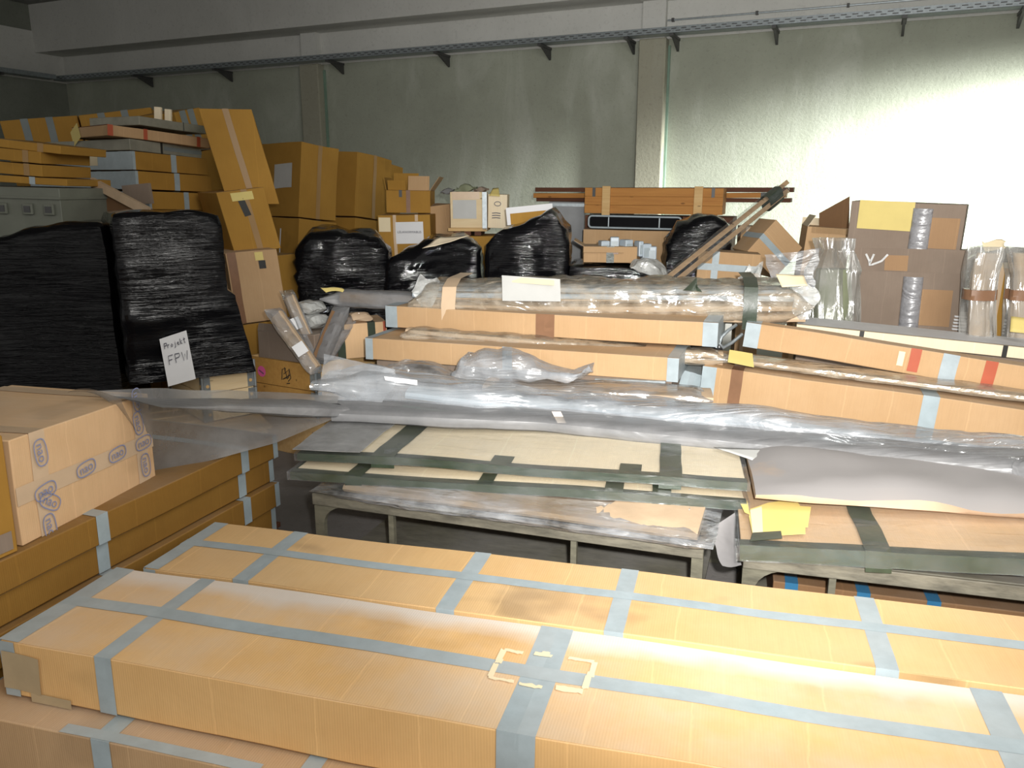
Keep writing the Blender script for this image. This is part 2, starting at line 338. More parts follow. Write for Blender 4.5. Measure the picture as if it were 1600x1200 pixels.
def strip(path, wdir, width, fn, name, m, parent, step=0.06, rag=0.0, label=None):
    """a tape strip along path; wdir = direction of its width"""
    pts = []
    for a, b in zip(path, path[1:]):
        a = Vector(a); b = Vector(b); n = max(1, int((b - a).length / step))
        pts += [a + (b - a) * (i / n) for i in range(n)]
    pts.append(Vector(path[-1])); wd = Vector(wdir)
    V = []; Fc = []
    for i, p in enumerate(pts):
        e = rag * noise.noise(p * 9)
        for s_ in (-0.5, 0.5):
            q = p + wd * (s_ * width + e); V.append(fn(q) if fn else q)
    for i in range(len(pts) - 1): Fc.append((2 * i, 2 * i + 1, 2 * i + 3, 2 * i + 2))
    o = mk(name, V, Fc, m, parent, 40)
    if label: o['label'] = label
    return o
def bez(o, wd=0.004):
    b = o.modifiers.new('bevel', 'BEVEL'); b.width = wd; b.segments = 2; b.limit_method = 'ANGLE'; b.angle_limit = R(50); return o

TL = {'tape': 'grey duct tape', 'tape_white': 'pale grey duct tape', 'tape_green': 'dark green tape', 'tape_brown': 'shiny brown packing tape', 'tape_red': 'red tape', 'tape_clear': 'beige packing tape', 'tape_black': 'black tape', 'tape_blue': 'blue tape'}
class Carton:
    """a carton whose front top edge runs from point A to point B; W deep (away from the viewer), H high"""
    def __init__(s, name, label, A, Bp, W, H, m='card', cat='box', group=None, amp=0.004, lean=0.0, leany=0.0, step=0.12, sag=0.0, taper=0.0, body=True, mats=None):
        u = (Bp - A); s.L = u.length; u.normalize()
        v = Vector((-u.y, u.x, 0)).normalized(); w_ = u.cross(v)
        s.W = W; s.H = H; sd = rnd.uniform(0, 90)
        o = A + u * (s.L / 2) + v * (W / 2) - w_ * H
        s.root = empty(name, frame(u, v, w_, o), label, cat, group)
        L = s.L
        def fn(p):
            q = p + Vector((sd, sd * 0.7, sd * 1.3))
            d = Vector((noise.noise(q * 2.3), noise.noise(q * 2.3 + Vector((9, 0, 0))), noise.noise(q * 2.3 + Vector((0, 9, 0))))) * amp
            r = p + d
            r.x += lean * (H - p.z); r.y += leany * (H - p.z)
            if sag: r.z -= sag * (1 - (2 * p.x / L) ** 2)
            if taper: r.z *= 1 + taper * (p.x / L)
            return r
        s.fn = fn
        if body:
            V, Fc = gridbox(L, W, H, step, fn)
            s.body = bez(mk('body', V, Fc, m, s.root, 30))
    def tx(s, x, wd=0.05, m='tape', faces='ft', z0=None, y1=None, rag=0.002):      # across the box at x (fraction of L)
        X = (x - 0.5) * s.L; e = 0.0022; h, d = s.H + e, s.W / 2 + e; path = []
        zb = s.H * (z0 if z0 is not None else 0.0); yb = d if y1 is None else -d + 2 * d * y1
        if 'f' in faces: path += [(X, -d, zb), (X, -d, h)]
        if 't' in faces: path += ([] if 'f' in faces else [(X, -d, h)]) + [(X, yb, h)]
        return strip(path, (1, 0, 0), wd, s.fn, 'tape_strip', m, s.root, rag=rag, label=TL.get(m))
    def tt(s, y=0.5, wd=0.05, m='tape', x0=0.0, x1=1.0, ends=True):                  # lengthways on the top at y (fraction of W)
        e = 0.0034; Y = (y - 0.5) * s.W; path = [((x0 - 0.5) * s.L, Y, s.H + e), ((x1 - 0.5) * s.L, Y, s.H + e)]
        if ends and x0 == 0: path = [(-s.L / 2 - e, Y, s.H * 0.3), (-s.L / 2 - e, Y, s.H + e)] + path[1:]
        return strip(path, (0, 1, 0), wd, s.fn, 'tape_strip', m, s.root, rag=0.002, label=TL.get(m))
    def tf(s, z=0.5, wd=0.05, m='tape', x0=0.0, x1=1.0):                            # lengthways on the front
        e = 0.0030; Z = z * s.H
        return strip([((x0 - 0.5) * s.L, -s.W / 2 - e, Z), ((x1 - 0.5) * s.L, -s.W / 2 - e, Z)], (0, 0, 1), wd, s.fn, 'tape_strip', m, s.root, label=TL.get(m))
    def tl(s, y=0.5, wd=0.05, m='tape'):                                            # up the left end
        e = 0.0022; Y = (y - 0.5) * s.W
        return strip([(-s.L / 2 - e, Y, 0), (-s.L / 2 - e, Y, s.H + e)], (0, 1, 0), wd, s.fn, 'tape_strip', m, s.root, label=TL.get(m))
    def tlz(s, z=0.5, wd=0.05, m='tape'):
        e = 0.0026
        return strip([(-s.L / 2 - e, s.W / 2, z * s.H), (-s.L / 2 - e, -s.W / 2, z * s.H)], (0, 0, 1), wd, s.fn, 'tape_strip', m, s.root, label=TL.get(m))
    def cap(s, side=-1, wd=0.06, m='tape', top=True):                               # tape folded round one end
        e = 0.0028; X = side * (s.L / 2 + e); xi = side * (s.L / 2 - wd)
        strip([(xi, -s.W / 2 - e, s.H / 2), (X, -s.W / 2 - e, s.H / 2), (X, s.W / 2, s.H / 2)], (0, 0, 1), s.H, s.fn, 'tape_strip', m, s.root, step=0.03, label=TL.get(m))
        if top: strip([(xi, 0, s.H + e), (X, 0, s.H + e), (X, 0, s.H * 0.6)], (0, 1, 0), s.W, s.fn, 'tape_strip', m, s.root, step=0.03, label=TL.get(m))
    def note(s, x, z, wd, ht, m='paper', face='f', rot=0.0, label=None, name='paper_label', curl=0.0):
        e = 0.004; V = []; n = 5
        for i in range(n):
            for j in range(n):
                a = (i / (n - 1) - 0.5) * wd; b = (j / (n - 1) - 0.5) * ht
                ar, br = a * math.cos(rot) - b * math.sin(rot), a * math.sin(rot) + b * math.cos(rot)
                k = e + curl * (abs(a) / wd * 2) ** 3
                if face == 'f': p = Vector(((x - 0.5) * s.L + ar, -s.W / 2 - k, z * s.H + br))
                elif face == 't': p = Vector(((x - 0.5) * s.L + ar, (z - 0.5) * s.W + br, s.H + k))
                else: p = Vector((-s.L / 2 - k, (0.5 - x) * s.W - ar, z * s.H + br))
                V.append(s.fn(p))
        Fc = [(i * n + j, (i + 1) * n + j, (i + 1) * n + j + 1, i * n + j + 1) for i in range(n - 1) for j in range(n - 1)]
        o = mk(name, V, Fc, m, s.root, 40)
        if label: o['label'] = label
        return o
    def flap(s, side, ln, ang, x0=0.0, x1=1.0, m='card', name='flap'):              # an open lid flap; ang from upright, outward positive
        t = 0.005; b = B()
        def put(a, h, th):
            o = math.sin(R(ang)) * h; z = s.H + math.cos(R(ang)) * h
            if side == 'f': return Vector(((a - 0.5) * s.L, -s.W / 2 - o + th, z))
            if side == 'b': return Vector(((a - 0.5) * s.L, s.W / 2 + o - th, z))
            if side == 'l': return Vector((-s.L / 2 - o + th, (a - 0.5) * s.W, z))
            return Vector((s.L / 2 + o - th, (a - 0.5) * s.W, z))
        V = [s.fn(put(a, h, th)) if h == 0 else put(a, h, th) for th in (0, t) for a, h in ((x0, 0), (x1, 0), (x1, ln), (x0, ln))]
        Fc = [(0, 1, 2, 3), (7, 6, 5, 4), (0, 4, 5, 1), (1, 5, 6, 2), (2, 6, 7, 3), (3, 7, 4, 0)]
        return mk(name, V, Fc, m, s.root)
    def seam(s, y=0.5, m=None):                                                     # two lid flaps that meet along the middle
        pass
def carton(name, label, A, Y, Bx, W, H=None, Hy=None, yaw=None, YB=None, L=None, z=None, **kw):
    """A, Bx: where the two ends of the front top edge are seen; Y or z fixes A; Hy: where the bottom below A is seen"""
    a = at(A[0], A[1], Y) if z is None else atz(A[0], A[1], z)
    if Bx is None:
        yw = R(yaw or 0); b = a + Vector((math.cos(yw), math.sin(yw), 0)) * L
    elif YB is not None: b = at(Bx[0], Bx[1], YB)
    elif yaw is not None: b = along(a, Bx[0], Bx[1], yaw)
    else: b = atz(Bx[0], Bx[1], a.z)
    if L and Bx is not None: b = a + (b - a).normalized() * L
    if H is None: H = a.z - at(A[0], Hy, a.y).z
    return Carton(name, label, a, b, W, H, **kw)

def text(s, size, parent, mw, m, name='lettering', shear=0.0):
    cu = bpy.data.curves.new(name, 'FONT'); cu.body = s; cu.size = size; cu.align_x = 'CENTER'; cu.align_y = 'CENTER'; cu.shear = shear
    t = bpy.data.objects.new('tmp', cu); COL.objects.link(t); bpy.context.view_layer.update()
    me = bpy.data.meshes.new_from_object(t); bpy.data.objects.remove(t)
    me.materials.clear()
    o = link(name, me, m, parent); o.matrix_local = mw; return o
def facem(x, y, z, rot=0.0):       # local frame on a front face (normal -y): text x -> x, text y -> z
    return Matrix.Translation((x, y, z)) @ Matrix.Rotation(math.pi / 2, 4, 'X') @ Matrix.Rotation(rot, 4, 'Z')
def scribble(lines, parent, m, wd, put, name='handwriting'):
    """pen strokes given as polylines in 2-D, laid on a surface with put(x, y, lift)"""
    V = []; Fc = []
    for ln in lines:
        i0 = len(V)
        for k, p in enumerate(ln):
            a = Vector(ln[max(k - 1, 0)]); b = Vector(ln[min(k + 1, len(ln) - 1)]); d = (b - a).normalized(); nrm = Vector((-d.y, d.x)) * wd / 2
            V += [put(p[0] + nrm.x, p[1] + nrm.y), put(p[0] - nrm.x, p[1] - nrm.y)]
        for k in range(len(ln) - 1): Fc.append((i0 + 2 * k, i0 + 2 * k + 1, i0 + 2 * k + 3, i0 + 2 * k + 2))
    return mk(name, V, Fc, m, parent)

def crump(p, amp, f=7.0):          # crumpled foil: sharp folds
    v = noise.voronoi(p * f)[0]; return ((v[1] - v[0]) - 0.3) * amp
def foiltube(name, pts, wd, ht, m, parent=None, crumple=0.02, f=6.0, ns=60, nr=18, pinch=(0, 0), flare=(1.0, 1.0), flat=0.55, seed=0.0, closed=False, tw=0.0):
    """a foil sleeve along pts; wd/ht = lists or numbers (full width, full height); pinch: length at each end pressed flat and flared"""
    pts = [Vector(p) for p in pts]; segl = [(b - a).length for a, b in zip(pts, pts[1:])]; T = sum(segl)
    def pos(t):
        d = t * T
        for a, b, l in zip(pts, pts[1:], segl):
            if d <= l or b is pts[-1]: return a + (b - a) * (d / l), (b - a).normalized()
            d -= l
    def val(a, t):
        if not isinstance(a, (list, tuple)): return a
        x = t * (len(a) - 1); i = min(int(x), len(a) - 2); return a[i] + (a[i + 1] - a[i]) * (x - i)
    V = []; Fc = []
    sm = []
    for i in range(ns + 1):
        t = i / ns; p, d = pos(t)
        sm.append([p, d])
    for i in range(2, ns - 1): sm[i][0] = (sm[i - 2][0] + sm[i - 1][0] + sm[i][0] + sm[i + 1][0] + sm[min(i + 2, ns)][0]) / 5
    for i in range(ns + 1):
        t = i / ns; p, d = sm[i]
        side = Vector((-d.y, d.x, 0)).normalized(); up = d.cross(side)
        W_, H_ = val(wd, t), val(ht, t)
        e0 = max(0, 1 - t * T / pinch[0]) if pinch[0] else 0; e1 = max(0, 1 - (1 - t) * T / pinch[1]) if pinch[1] else 0
        e = max(e0, e1); fl = flare[0] if e0 > e1 else flare[1]
        W2 = W_ * (1 + (fl - 1) * e); H2 = H_ * (1 - 0.8 * e)
        for j in range(nr):
            a = 2 * math.pi * j / nr + tw * t; ca, sa = math.cos(a), math.sin(a)
            ex = flat
            x = math.copysign(abs(ca) ** ex, ca) * W2 / 2; z = math.copysign(abs(sa) ** ex, sa) * H2 / 2
            q = p + side * x + up * z; nn = (side * ca + up * sa)
            k = crump(q + Vector((seed, seed, 0)), crumple * (1 + 1.2 * e), f) + noise.noise(q * 3 + Vector((seed, 0, 0))) * crumple * 0.8
            V.append(q + nn * k)
    for i in range(ns):
        for j in range(nr):
            Fc.append((i * nr + j, i * nr + (j + 1) % nr, (i + 1) * nr + (j + 1) % nr, (i + 1) * nr + j))
    if closed: Fc.append(tuple(reversed(range(nr)))); Fc.append(tuple(ns * nr + j for j in range(nr)))
    return mk(name, V, Fc, m, parent, 28)
def sheet(name, corners, m, parent=None, nu=24, nv=16, crumple=0.02, f=6.0, sag=0.0, seed=0.0, thick=0.0, edge=0.0, shape=None):
    """a foil or paper sheet between four corner points (a, b along; d, c the opposite edge)"""
    a, b, c, d = [Vector(p) for p in corners]; V = []; Fc = []
    nrm = (b - a).cross(d - a).normalized()
    for i in range(nu + 1):
        for j in range(nv + 1):
            s, t = i / nu, j / nv
            p = (a * (1 - s) + b * s) * (1 - t) + (d * (1 - s) + c * s) * t
            k = crump(p + Vector((seed, 0, seed)), crumple, f) + noise.noise(p * 3.1 + Vector((seed, 0, 0))) * crumple
            p = p + nrm * k + Vector((0, 0, -sag * math.sin(math.pi * s) * (0.4 + 0.6 * t)))
            if edge: p = p + (b - a).normalized() * (edge * noise.noise(p * 11) * (s if s > .5 else 1 - s)) + (d - a).normalized() * (edge * noise.noise(p * 13) * t)
            if shape: p = shape(p, s, t)
            V.append(p)
    for i in range(nu):
        for j in range(nv):
            k = i * (nv + 1) + j; Fc.append((k, k + nv + 1, k + nv + 2, k + 1))
    o = mk(name, V, Fc, m, parent, 28)
    if thick:
        so = o.modifiers.new('thick', 'SOLIDIFY'); so.thickness = thick
    return o
def wp(root, o):                   # hang a mesh written in world coordinates under its thing
    o.data.transform(root.matrix_world.inverted()); o.parent = root; return o
def root_at(name, label, cat, loc, group=None, yaw=0.0):
    return empty(name, Matrix.Translation(Vector(loc)) @ Matrix.Rotation(R(yaw), 4, 'Z'), label, cat, group)

# ================================================================== THE SETTING
WM = frame(wr, wn, Vector((0, 0, 1)), wn * WD)           # wall frame: x along the wall, -y into the hall
SL, SR = wallpx(112, 200)[0], 5.2
TRAYZ = wallpx(1020, 63)[1]; BANDZ = wallpx(1020, 4)[1]; BEAMZ = BANDZ + 0.42
def struct(o, name=None): o['kind'] = 'structure'; return o
fl = B().box(-16, 9, -4, 18, -0.2, 0).build('floor', 'floor'); struct(fl)
wb = B().box(SL, SR, 0, 0.3, 0, TRAYZ).build('wall_back', 'concrete'); wb.matrix_world = WM; struct(wb)
pb = B().box(SL, SR, -0.02, 0.28, TRAYZ + 0.001, BEAMZ + 0.6).build('painted_band', 'whitewash', wb)
cl = B()
cl.box(SL - 0.3, SR, -13.0, 0.3, BEAMZ + 0.35, BEAMZ + 0.6)
ce = cl.build('ceiling', 'ceiling'); ce.matrix_world = WM; struct(ce)
be = B().box(SL, SR, -0.55, -0.02, BANDZ, BEAMZ + 0.35).build('beam', 'whitewash', ce)
# side walls
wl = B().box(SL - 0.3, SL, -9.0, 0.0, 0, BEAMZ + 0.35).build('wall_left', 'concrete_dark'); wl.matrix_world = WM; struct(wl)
B().box(SL, SL + 0.02, -9.0, 0.0, TRAYZ, BANDZ + 0.35).build('painted_band', 'whitewash', wl)
wrr = B()
wrr.box(SR, SR + 0.3, -1.1, 0.0, 0, BEAMZ + 0.35); wrr.box(SR, SR + 0.3, -6.0, -2.6, 0, BEAMZ + 0.35)
wrr.box(SR, SR + 0.3, -2.6, -1.1, 0, 2.2)
wq = wrr.build('wall_right', 'concrete'); wq.matrix_world = WM; struct(wq)
win = B().bar((SR + 0.15, -2.6, 2.2), (SR + 0.15, -1.1, 2.2), 0.08, 0.06).bar((SR + 0.15, -1.85, 2.2), (SR + 0.15, -1.85, BEAMZ + .3), 0.06, 0.06).build('window_1', 'steel'); win.matrix_world = WM; struct(win)
# columns
s2, s1, s3, s0 = wallpx(494, 150)[0], wallpx(1021, 150)[0], wallpx(1622, 200)[0], wallpx(76, 170)[0]
CW = (wallpx(1042, 200)[0] - wallpx(1001, 200)[0])
for k, (sc, nm) in enumerate(((s1, 'trim_1'), (s2, 'trim_2')  )):
    c = bez(B().box(sc - CW / 2, sc + CW / 2, -0.16, 0.05, 0, TRAYZ - 0.001).build(nm, 'column'), 0.015); c.matrix_world = WM; struct(c)
    B().box(sc - CW * 0.42, sc + CW * 0.42, -0.12, 0.05, TRAYZ + 0.001, BANDZ - 0.001).build('column_head', 'whitewash', c)
    B().box(sc + CW / 2 + 0.001, sc + CW / 2 + 0.03, -0.035, 0.04, 0, TRAYZ - 0.08).build('joint_strip', 'glassedge', c)
    B().box(sc - CW / 2 - 0.04, sc - CW / 2 - 0.001, -0.008, 0.04, 0, TRAYZ - 0.08).build('joint_gap', 'blackplastic', c)
# cable tray along the back wall on brackets
tr = empty('cable_tray', WM @ Matrix.Translation((0, 0, TRAYZ)), 'long galvanised cable tray running along the back wall', 'cable tray')
TY0, TY1 = -0.40, -0.20
b = B().box(SL + 0.2, SR - 0.1, TY0, TY0 + 0.004, 0, 0.075).box(SL + 0.2, SR - 0.1, TY1, TY1 + 0.004, 0, 0.075).box(SL + 0.2, SR - 0.1, TY0, TY1, 0, 0.004)
b.build('tray_channel', 'steel', tr)
sl = B(); x = SL + 0.3
while x < SR - 0.3:
    sl.box(x, x + 0.06, TY0 - 0.001, TY0 + 0.001, 0.045, 0.055); sl.box(x + 0.05, x + 0.11, TY0 - 0.001, TY0 + 0.001, 0.02, 0.03); x += 0.12
so = sl.build('slot_row', 'steel_dark', tr); so['kind'] = 'stuff'
brk = None
for px, py in ((225, 130), (350, 121), (525, 103), (692, 92), (852, 80), (985, 68), (1055, 64), (1212, 54), (1412, 40), (1596, 28)):
    s_ = wallpx(px, py, 0.2)[0]
    if brk is None:
        b = B().bar((0, -0.02, -0.02), (0, TY0 - 0.03, -0.02), 0.05, 0.03)
        b.v += [Vector(p) for p in ((-0.015, -0.02, -0.03), (0.015, -0.02, -0.03), (-0.015, -0.34, -0.03), (0.015, -0.34, -0.03), (-0.015, -0.02, -0.16), (0.015, -0.02, -0.16))]
        i = len(b.v) - 6; b.f += [(i, i + 2, i + 4), (i + 1, i + 5, i + 3), (i + 2, i + 3, i + 5, i + 4), (i, i + 1, i + 3, i + 2), (i, i + 4, i + 5, i + 1)]
        brk = b.build('bracket', 'steel_dark', tr); brk.location = (s_, 0, 0)
    else:
        q = brk.copy(); COL.objects.link(q); q.parent = tr; q.location = (s_, 0, 0)
cd = empty('conduit', WM, 'thin grey conduit with clips above the cable tray', 'pipe')
sa, za = wallpx(1045, 33); sb, zb = SR - .2, za
B().tube([(sa, -0.05, za), (sb, -0.05, zb)], 0.011, 6).build('pipe_run', 'steel', cd)
x = sa + 0.05
while x < sb: B().box(x, x + 0.03, -0.075, -0.02, za - 0.02, za + 0.02).build('clip', 'steel_dark', cd); x += 1.02
# left wall tray
lt = empty('cable_tray', WM @ Matrix.Translation((SL, 0, TRAYZ)), 'dark cable tray on the shadowy left wall', 'cable tray')
B().box(0.20, 0.40, -7.5, -0.5, 0, 0.004).box(0.396, 0.40, -7.5, -0.5, 0, 0.075).box(0.2, 0.204, -7.5, -0.5, 0, 0.075).build('tray_channel', 'steel', lt)
for y in (-1.5, -3.3, -5.1): B().box(0.0, 0.42, y, y + 0.05, -0.04, -0.001).build('bracket', 'steel_dark', lt)

# ================================================================== FRONT ROW: the two long cartons across the bottom
GL = 'long grey-taped cartons in the foreground'
F1 = carton('long_carton', 'nearest long flat carton, grey tape cross and torn white label marks on top', (-2, 1000), 0, (820, 1146), 0.47, H=0.175, z=0.45, L=3.05, m='card_front', group=GL, amp=0.007)
yaw1 = math.degrees(math.atan2(F1.root.matrix_world[1][0], F1.root.matrix_world[0][0]))
def fracF(c, px, py):
    """x and y fraction of a carton's top seen at a pixel"""
    mw = c.root.matrix_world; zt = (mw @ Vector((0, 0, c.H))).z
    p = mw.inverted() @ atz(px, py, zt); return p.x / c.L + 0.5, p.y / c.W + 0.5
F1.cap(-1, 0.05, 'tape', top=False)
strip([(-F1.L / 2 + 0.03, -F1.W / 2, F1.H + .003), (-F1.L / 2 + 0.03, F1.W / 2, F1.H + .003)], (1, 0, 0), 0.07, F1.fn, 'tape_strip', 'tape', F1.root, rag=.004, label='grey duct tape')
F1.tx(fracF(F1, 245, 965)[0], 0.055); F1.tx(fracF(F1, 850, 1040)[0] - 0.008, 0.055); F1.tx(fracF(F1, 850, 1040)[0] + 0.006, 0.05); F1.tx(fracF(F1, 1545, 1090)[0], 0.075)
F1.tt(0.52, 0.055)
# lid flaps that meet under the lengthways tape
for y0, y1 in ((-0.498, 0.012), (0.028, 0.498)):
    V, Fc = gridbox(F1.L * 0.996, (y1 - y0) * F1.W, 0.0012, 0.12, None)
    V = [F1.fn(Vector((p.x, p.y + (y0 + y1) / 2 * F1.W, F1.H + p.z))) for p in V]
    mk('lid_flap', V, Fc, 'card_front', F1.root, 30)
# remnants of a white label that was torn off
fx, fy = fracF(F1, 845, 1045)
def f1top(dx, dy, wd, dp, lift=0.006):
    V = []; n = 7
    for i in range(n + 1):
        for t in (0, 1):
            V.append(F1.fn(Vector(((fx - 0.5) * F1.L + dx + wd * i / n + 0.003 * noise.noise(Vector((dx * 40 + i, dy * 30, t * 5))), (fy - 0.5) * F1.W + dy + dp * t + 0.006 * noise.noise(Vector((dx * 50 + i * 2.3, dy * 70, t * 9))), F1.H + lift))))
    mk('torn_label', V, [(2 * i, 2 * i + 2, 2 * i + 3, 2 * i + 1) for i in range(n)], 'paper_cream', F1.root)
for dx, dy, wd, dp in ((-0.13, -0.075, 0.016, 0.06), (-0.13, 0.0, 0.018, 0.055), (-0.125, -0.085, 0.07, 0.012), (-0.12, 0.045, 0.055, 0.014), (-0.035, 0.05, 0.05, 0.016), (-0.04, -0.09, 0.06, 0.014), (0.06, 0.055, 0.07, 0.014), (0.125, 0.01, 0.016, 0.05), (0.118, -0.06, 0.018, 0.055), (0.055, -0.085, 0.07, 0.022), (-0.016, 0.055, 0.022, 0.02), (0.122, -0.008, 0.02, 0.022), (-0.128, -0.012, 0.02, 0.022)):
    f1top(dx, dy, wd, dp)
# torn paper label low on the front
F1.note(0.022, 0.47, 0.13, 0.12, 'paper_tan', rot=-0.06, label='torn pale paper label', curl=0.003)
F1.note(0.052, 0.03, 0.14, 0.03, 'paper_tan', rot=-0.02, label='torn pale paper label')
F2 = carton('long_carton', 'second long flat carton from the camera, water-stained, with grey tape crosses', (225, 888), 0, (1000, 993), 0.40, H=0.17, z=0.445, L=3.0, m='card_stained', group=GL, amp=0.006)
F2.cap(-1, 0.045, 'tape', top=False)
strip([(-F2.L / 2 + 0.028, -F2.W / 2, F2.H + .003), (-F2.L / 2 + 0.028, F2.W / 2, F2.H + .003)], (1, 0, 0), 0.06, F2.fn, 'tape_strip', 'tape', F2.root, rag=.004, label='grey duct tape')
for px, py in ((423, 870), (728, 905), (973, 940), (1368, 990)): F2.tx(fracF(F2, px, py)[0], 0.058)
F2.tx(fracF(F2, 423, 870)[0] + 0.006, 0.012, 'tape_white')
F2.tt(0.54, 0.048)
for y0, y1 in ((-0.498, 0.02), (0.05, 0.498)):
    V, Fc = gridbox(F2.L * 0.996, (y1 - y0) * F2.W, 0.0012, 0.12, None)
    V = [F2.fn(Vector((p.x, p.y + (y0 + y1) / 2 * F2.W, F2.H + p.z))) for p in V]
    mk('lid_flap', V, Fc, 'card_stained', F2.root, 30)
# cartons below them
def under(c, name, label, H, dx, dy, dW=0.0, m='card_near', group=None, L=None):
    mw = c.root.matrix_world; u = Vector(mw.col[0][:3]); v = Vector(mw.col[1][:3]); o = Vector(mw.translation)
    a = o - u * (c.L / 2) - v * (c.W / 2) + u * dx + v * dy ; a.z = o.z - 0.012
    return Carton(name, label, a, a + u * (L or c.L), c.W + dW, H, m=m, group=group)
F0 = under(F1, 'long_carton', 'lower long carton under the nearest one, showing only its front edge', 0.18, -0.10, -0.09, 0.09, m='card', group=GL)
F0.tx(fracF(F0, 165, 1150)[0], 0.06); F0.tx(0.36, 0.05); F0.tt(0.03, 0.035, x0=0.12, x1=0.32); F0.cap(-1, 0.05, top=False)
F3 = under(F2, 'long_carton', 'lower long carton hidden beneath the water-stained carton', 0.18, 0.06, 0.02, 0.0, group=GL)
mw = F1.root.matrix_world
def pallet(name, label, o, u, L, W, top, m='wood_dark', group='wooden pallets under the goods'):
    """low pallet: deck boards, three skids"""
    v = Vector((-u.y, u.x, 0)); rt = empty(name, frame(u, v, Vector((0, 0, 1)), Vector((o.x, o.y, 0))), label, 'pallet', group)
    n = max(3, int(W / 0.16))
    for i in range(n):
        y = -W / 2 + W * (i + 0.5) / n; B().box(-L / 2, L / 2, y - W / n * 0.4, y + W / n * 0.4, top - 0.022, top).build('deck_board', m, rt)
    for x in (-L / 2 + 0.08, 0, L / 2 - 0.08): B().box(x - 0.05, x + 0.05, -W / 2, W / 2, 0.002, top - 0.0225).build('skid', m, rt)
    return rt
u = Vector(mw.col[0][:3]); v = Vector(mw.col[1][:3])
o = Vector(F0.root.matrix_world.translation)
pallet('pallet', 'low dark pallet under the long foreground cartons', o + v * 0.22, u, 2.6, 0.9, min(o.z, Vector(F3.root.matrix_world.translation).z) - 0.003)

# ================================================================== LEFT: long brown cartons running away, cartons on top
GLB = 'long brown cartons stacked at the left'
A3 = atz(40, 855, 0.60); B3 = atz(427, 679, 0.60); d3 = (B3 - A3).normalized(); A3x = A3 - d3 * 0.75
hs = (0.116, 0.112, 0.12, 0.12); zt = 0.60; lcs = []
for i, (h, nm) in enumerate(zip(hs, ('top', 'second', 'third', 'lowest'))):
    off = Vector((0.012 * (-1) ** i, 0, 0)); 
    c = Carton('long_carton', ('topmost long brown carton of the left stack, under the printed-tape carton', 'second long brown carton from the top of the left stack', 'third long brown carton from the top of the left stack', 'lowest long brown carton of the left stack, in shadow')[i], Vector((A3x.x, A3x.y, zt)) + off, Vector((B3.x, B3.y, zt)) + off + Vector((0, -0.01 * i, 0)), 0.75, h - 0.009, m='card_shaded', group=GLB, amp=0.004)
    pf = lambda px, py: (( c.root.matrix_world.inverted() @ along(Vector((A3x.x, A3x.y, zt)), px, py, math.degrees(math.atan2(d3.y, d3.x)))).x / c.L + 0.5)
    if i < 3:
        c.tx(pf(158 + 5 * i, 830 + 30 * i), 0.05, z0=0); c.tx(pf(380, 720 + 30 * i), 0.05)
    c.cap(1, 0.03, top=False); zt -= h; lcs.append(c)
pallet('pallet', 'low dark pallet under the long brown cartons at the left', Vector(lcs[-1].root.matrix_world.translation), d3, 2.2, 0.7, zt - 0.002)
# carton with printed tape
NA = at(40, 853, A3.y + .0); NA = A3 + d3 * 0.015
NB = atz(252, 741, 0.60)
NH = 0.345
NAO = Carton('printed_tape_carton', 'square tan carton closed with blue-printed tape, on the long left cartons', Vector((NA.x - 0.015, NA.y, 0.603 + NH)), Vector((NB.x - 0.015, NB.y, 0.603 + NH - 0.015)), 0.62, NH, m='card_nao', amp=0.006)
for s_ in (0.16, 0.90):
    NAO.tx(s_, 0.065, 'tape_clear')
NAO.tf(0.47, 0.06, 'tape_clear')
def oval(parent, m, x, y, z, rot, a=0.045, b=0.025):
    ring = [[(a * math.copysign(abs(math.cos(t)) ** .7, math.cos(t)), b * math.copysign(abs(math.sin(t)) ** .7, math.sin(t))) for t in [2 * math.pi * k / 28 for k in range(29)]]]
    mwl = facem(x, y, z, rot)
    scribble(ring, parent, m, 0.004, lambda p, q: mwl @ Vector((p, q, 0)), 'printed_oval')
    text('nao', 0.044, parent, mwl, m, 'printed_letters')
for fx_, fz_, rt_ in ((0.16, 0.80, -1.45), (0.16, 0.42, 0.15), (0.18, 0.30, -0.6), (0.16, 0.06, -1.45), (0.44, 0.47, 0.12), (0.68, 0.48, 0.10), (0.90, 0.48, 0.08), (0.87, 0.72, -1.4), (0.90, 0.22, -1.5), (0.88, 0.98, -1.4)):
    oval(NAO.root, 'ink_blue', (fx_ - .5) * NAO.L, -NAO.W / 2 - 0.0065 - 0.003, fz_ * NAO.H, rt_)
# the two cartons cut by the left edge of the frame
LA = A3 - d3 * 0.62
LE2 = Carton('plain_carton', 'plain tan carton with a dark smudge at the left edge, on the long cartons', Vector((LA.x, LA.y, 0.603 + 0.385)), Vector((A3.x - 0.005, A3.y - 0.02, 0.603 + 0.375)), 0.5, 0.38, m='card_far', lean=0.0)
LE2.note(0.93, 0.12, 0.05, 0.06, 'card_grey', label='dark smudge', name='smudge')
LE1 = Carton('plain_carton', 'upper carton at the left edge of the picture, above the smudged carton', Vector((LA.x + 0.04, LA.y, 0.99 + 0.355)), Vector((A3.x - 0.005, A3.y - 0.05, 0.985 + 0.355)), 0.5, 0.35, m='card_pale', lean=-0.02)

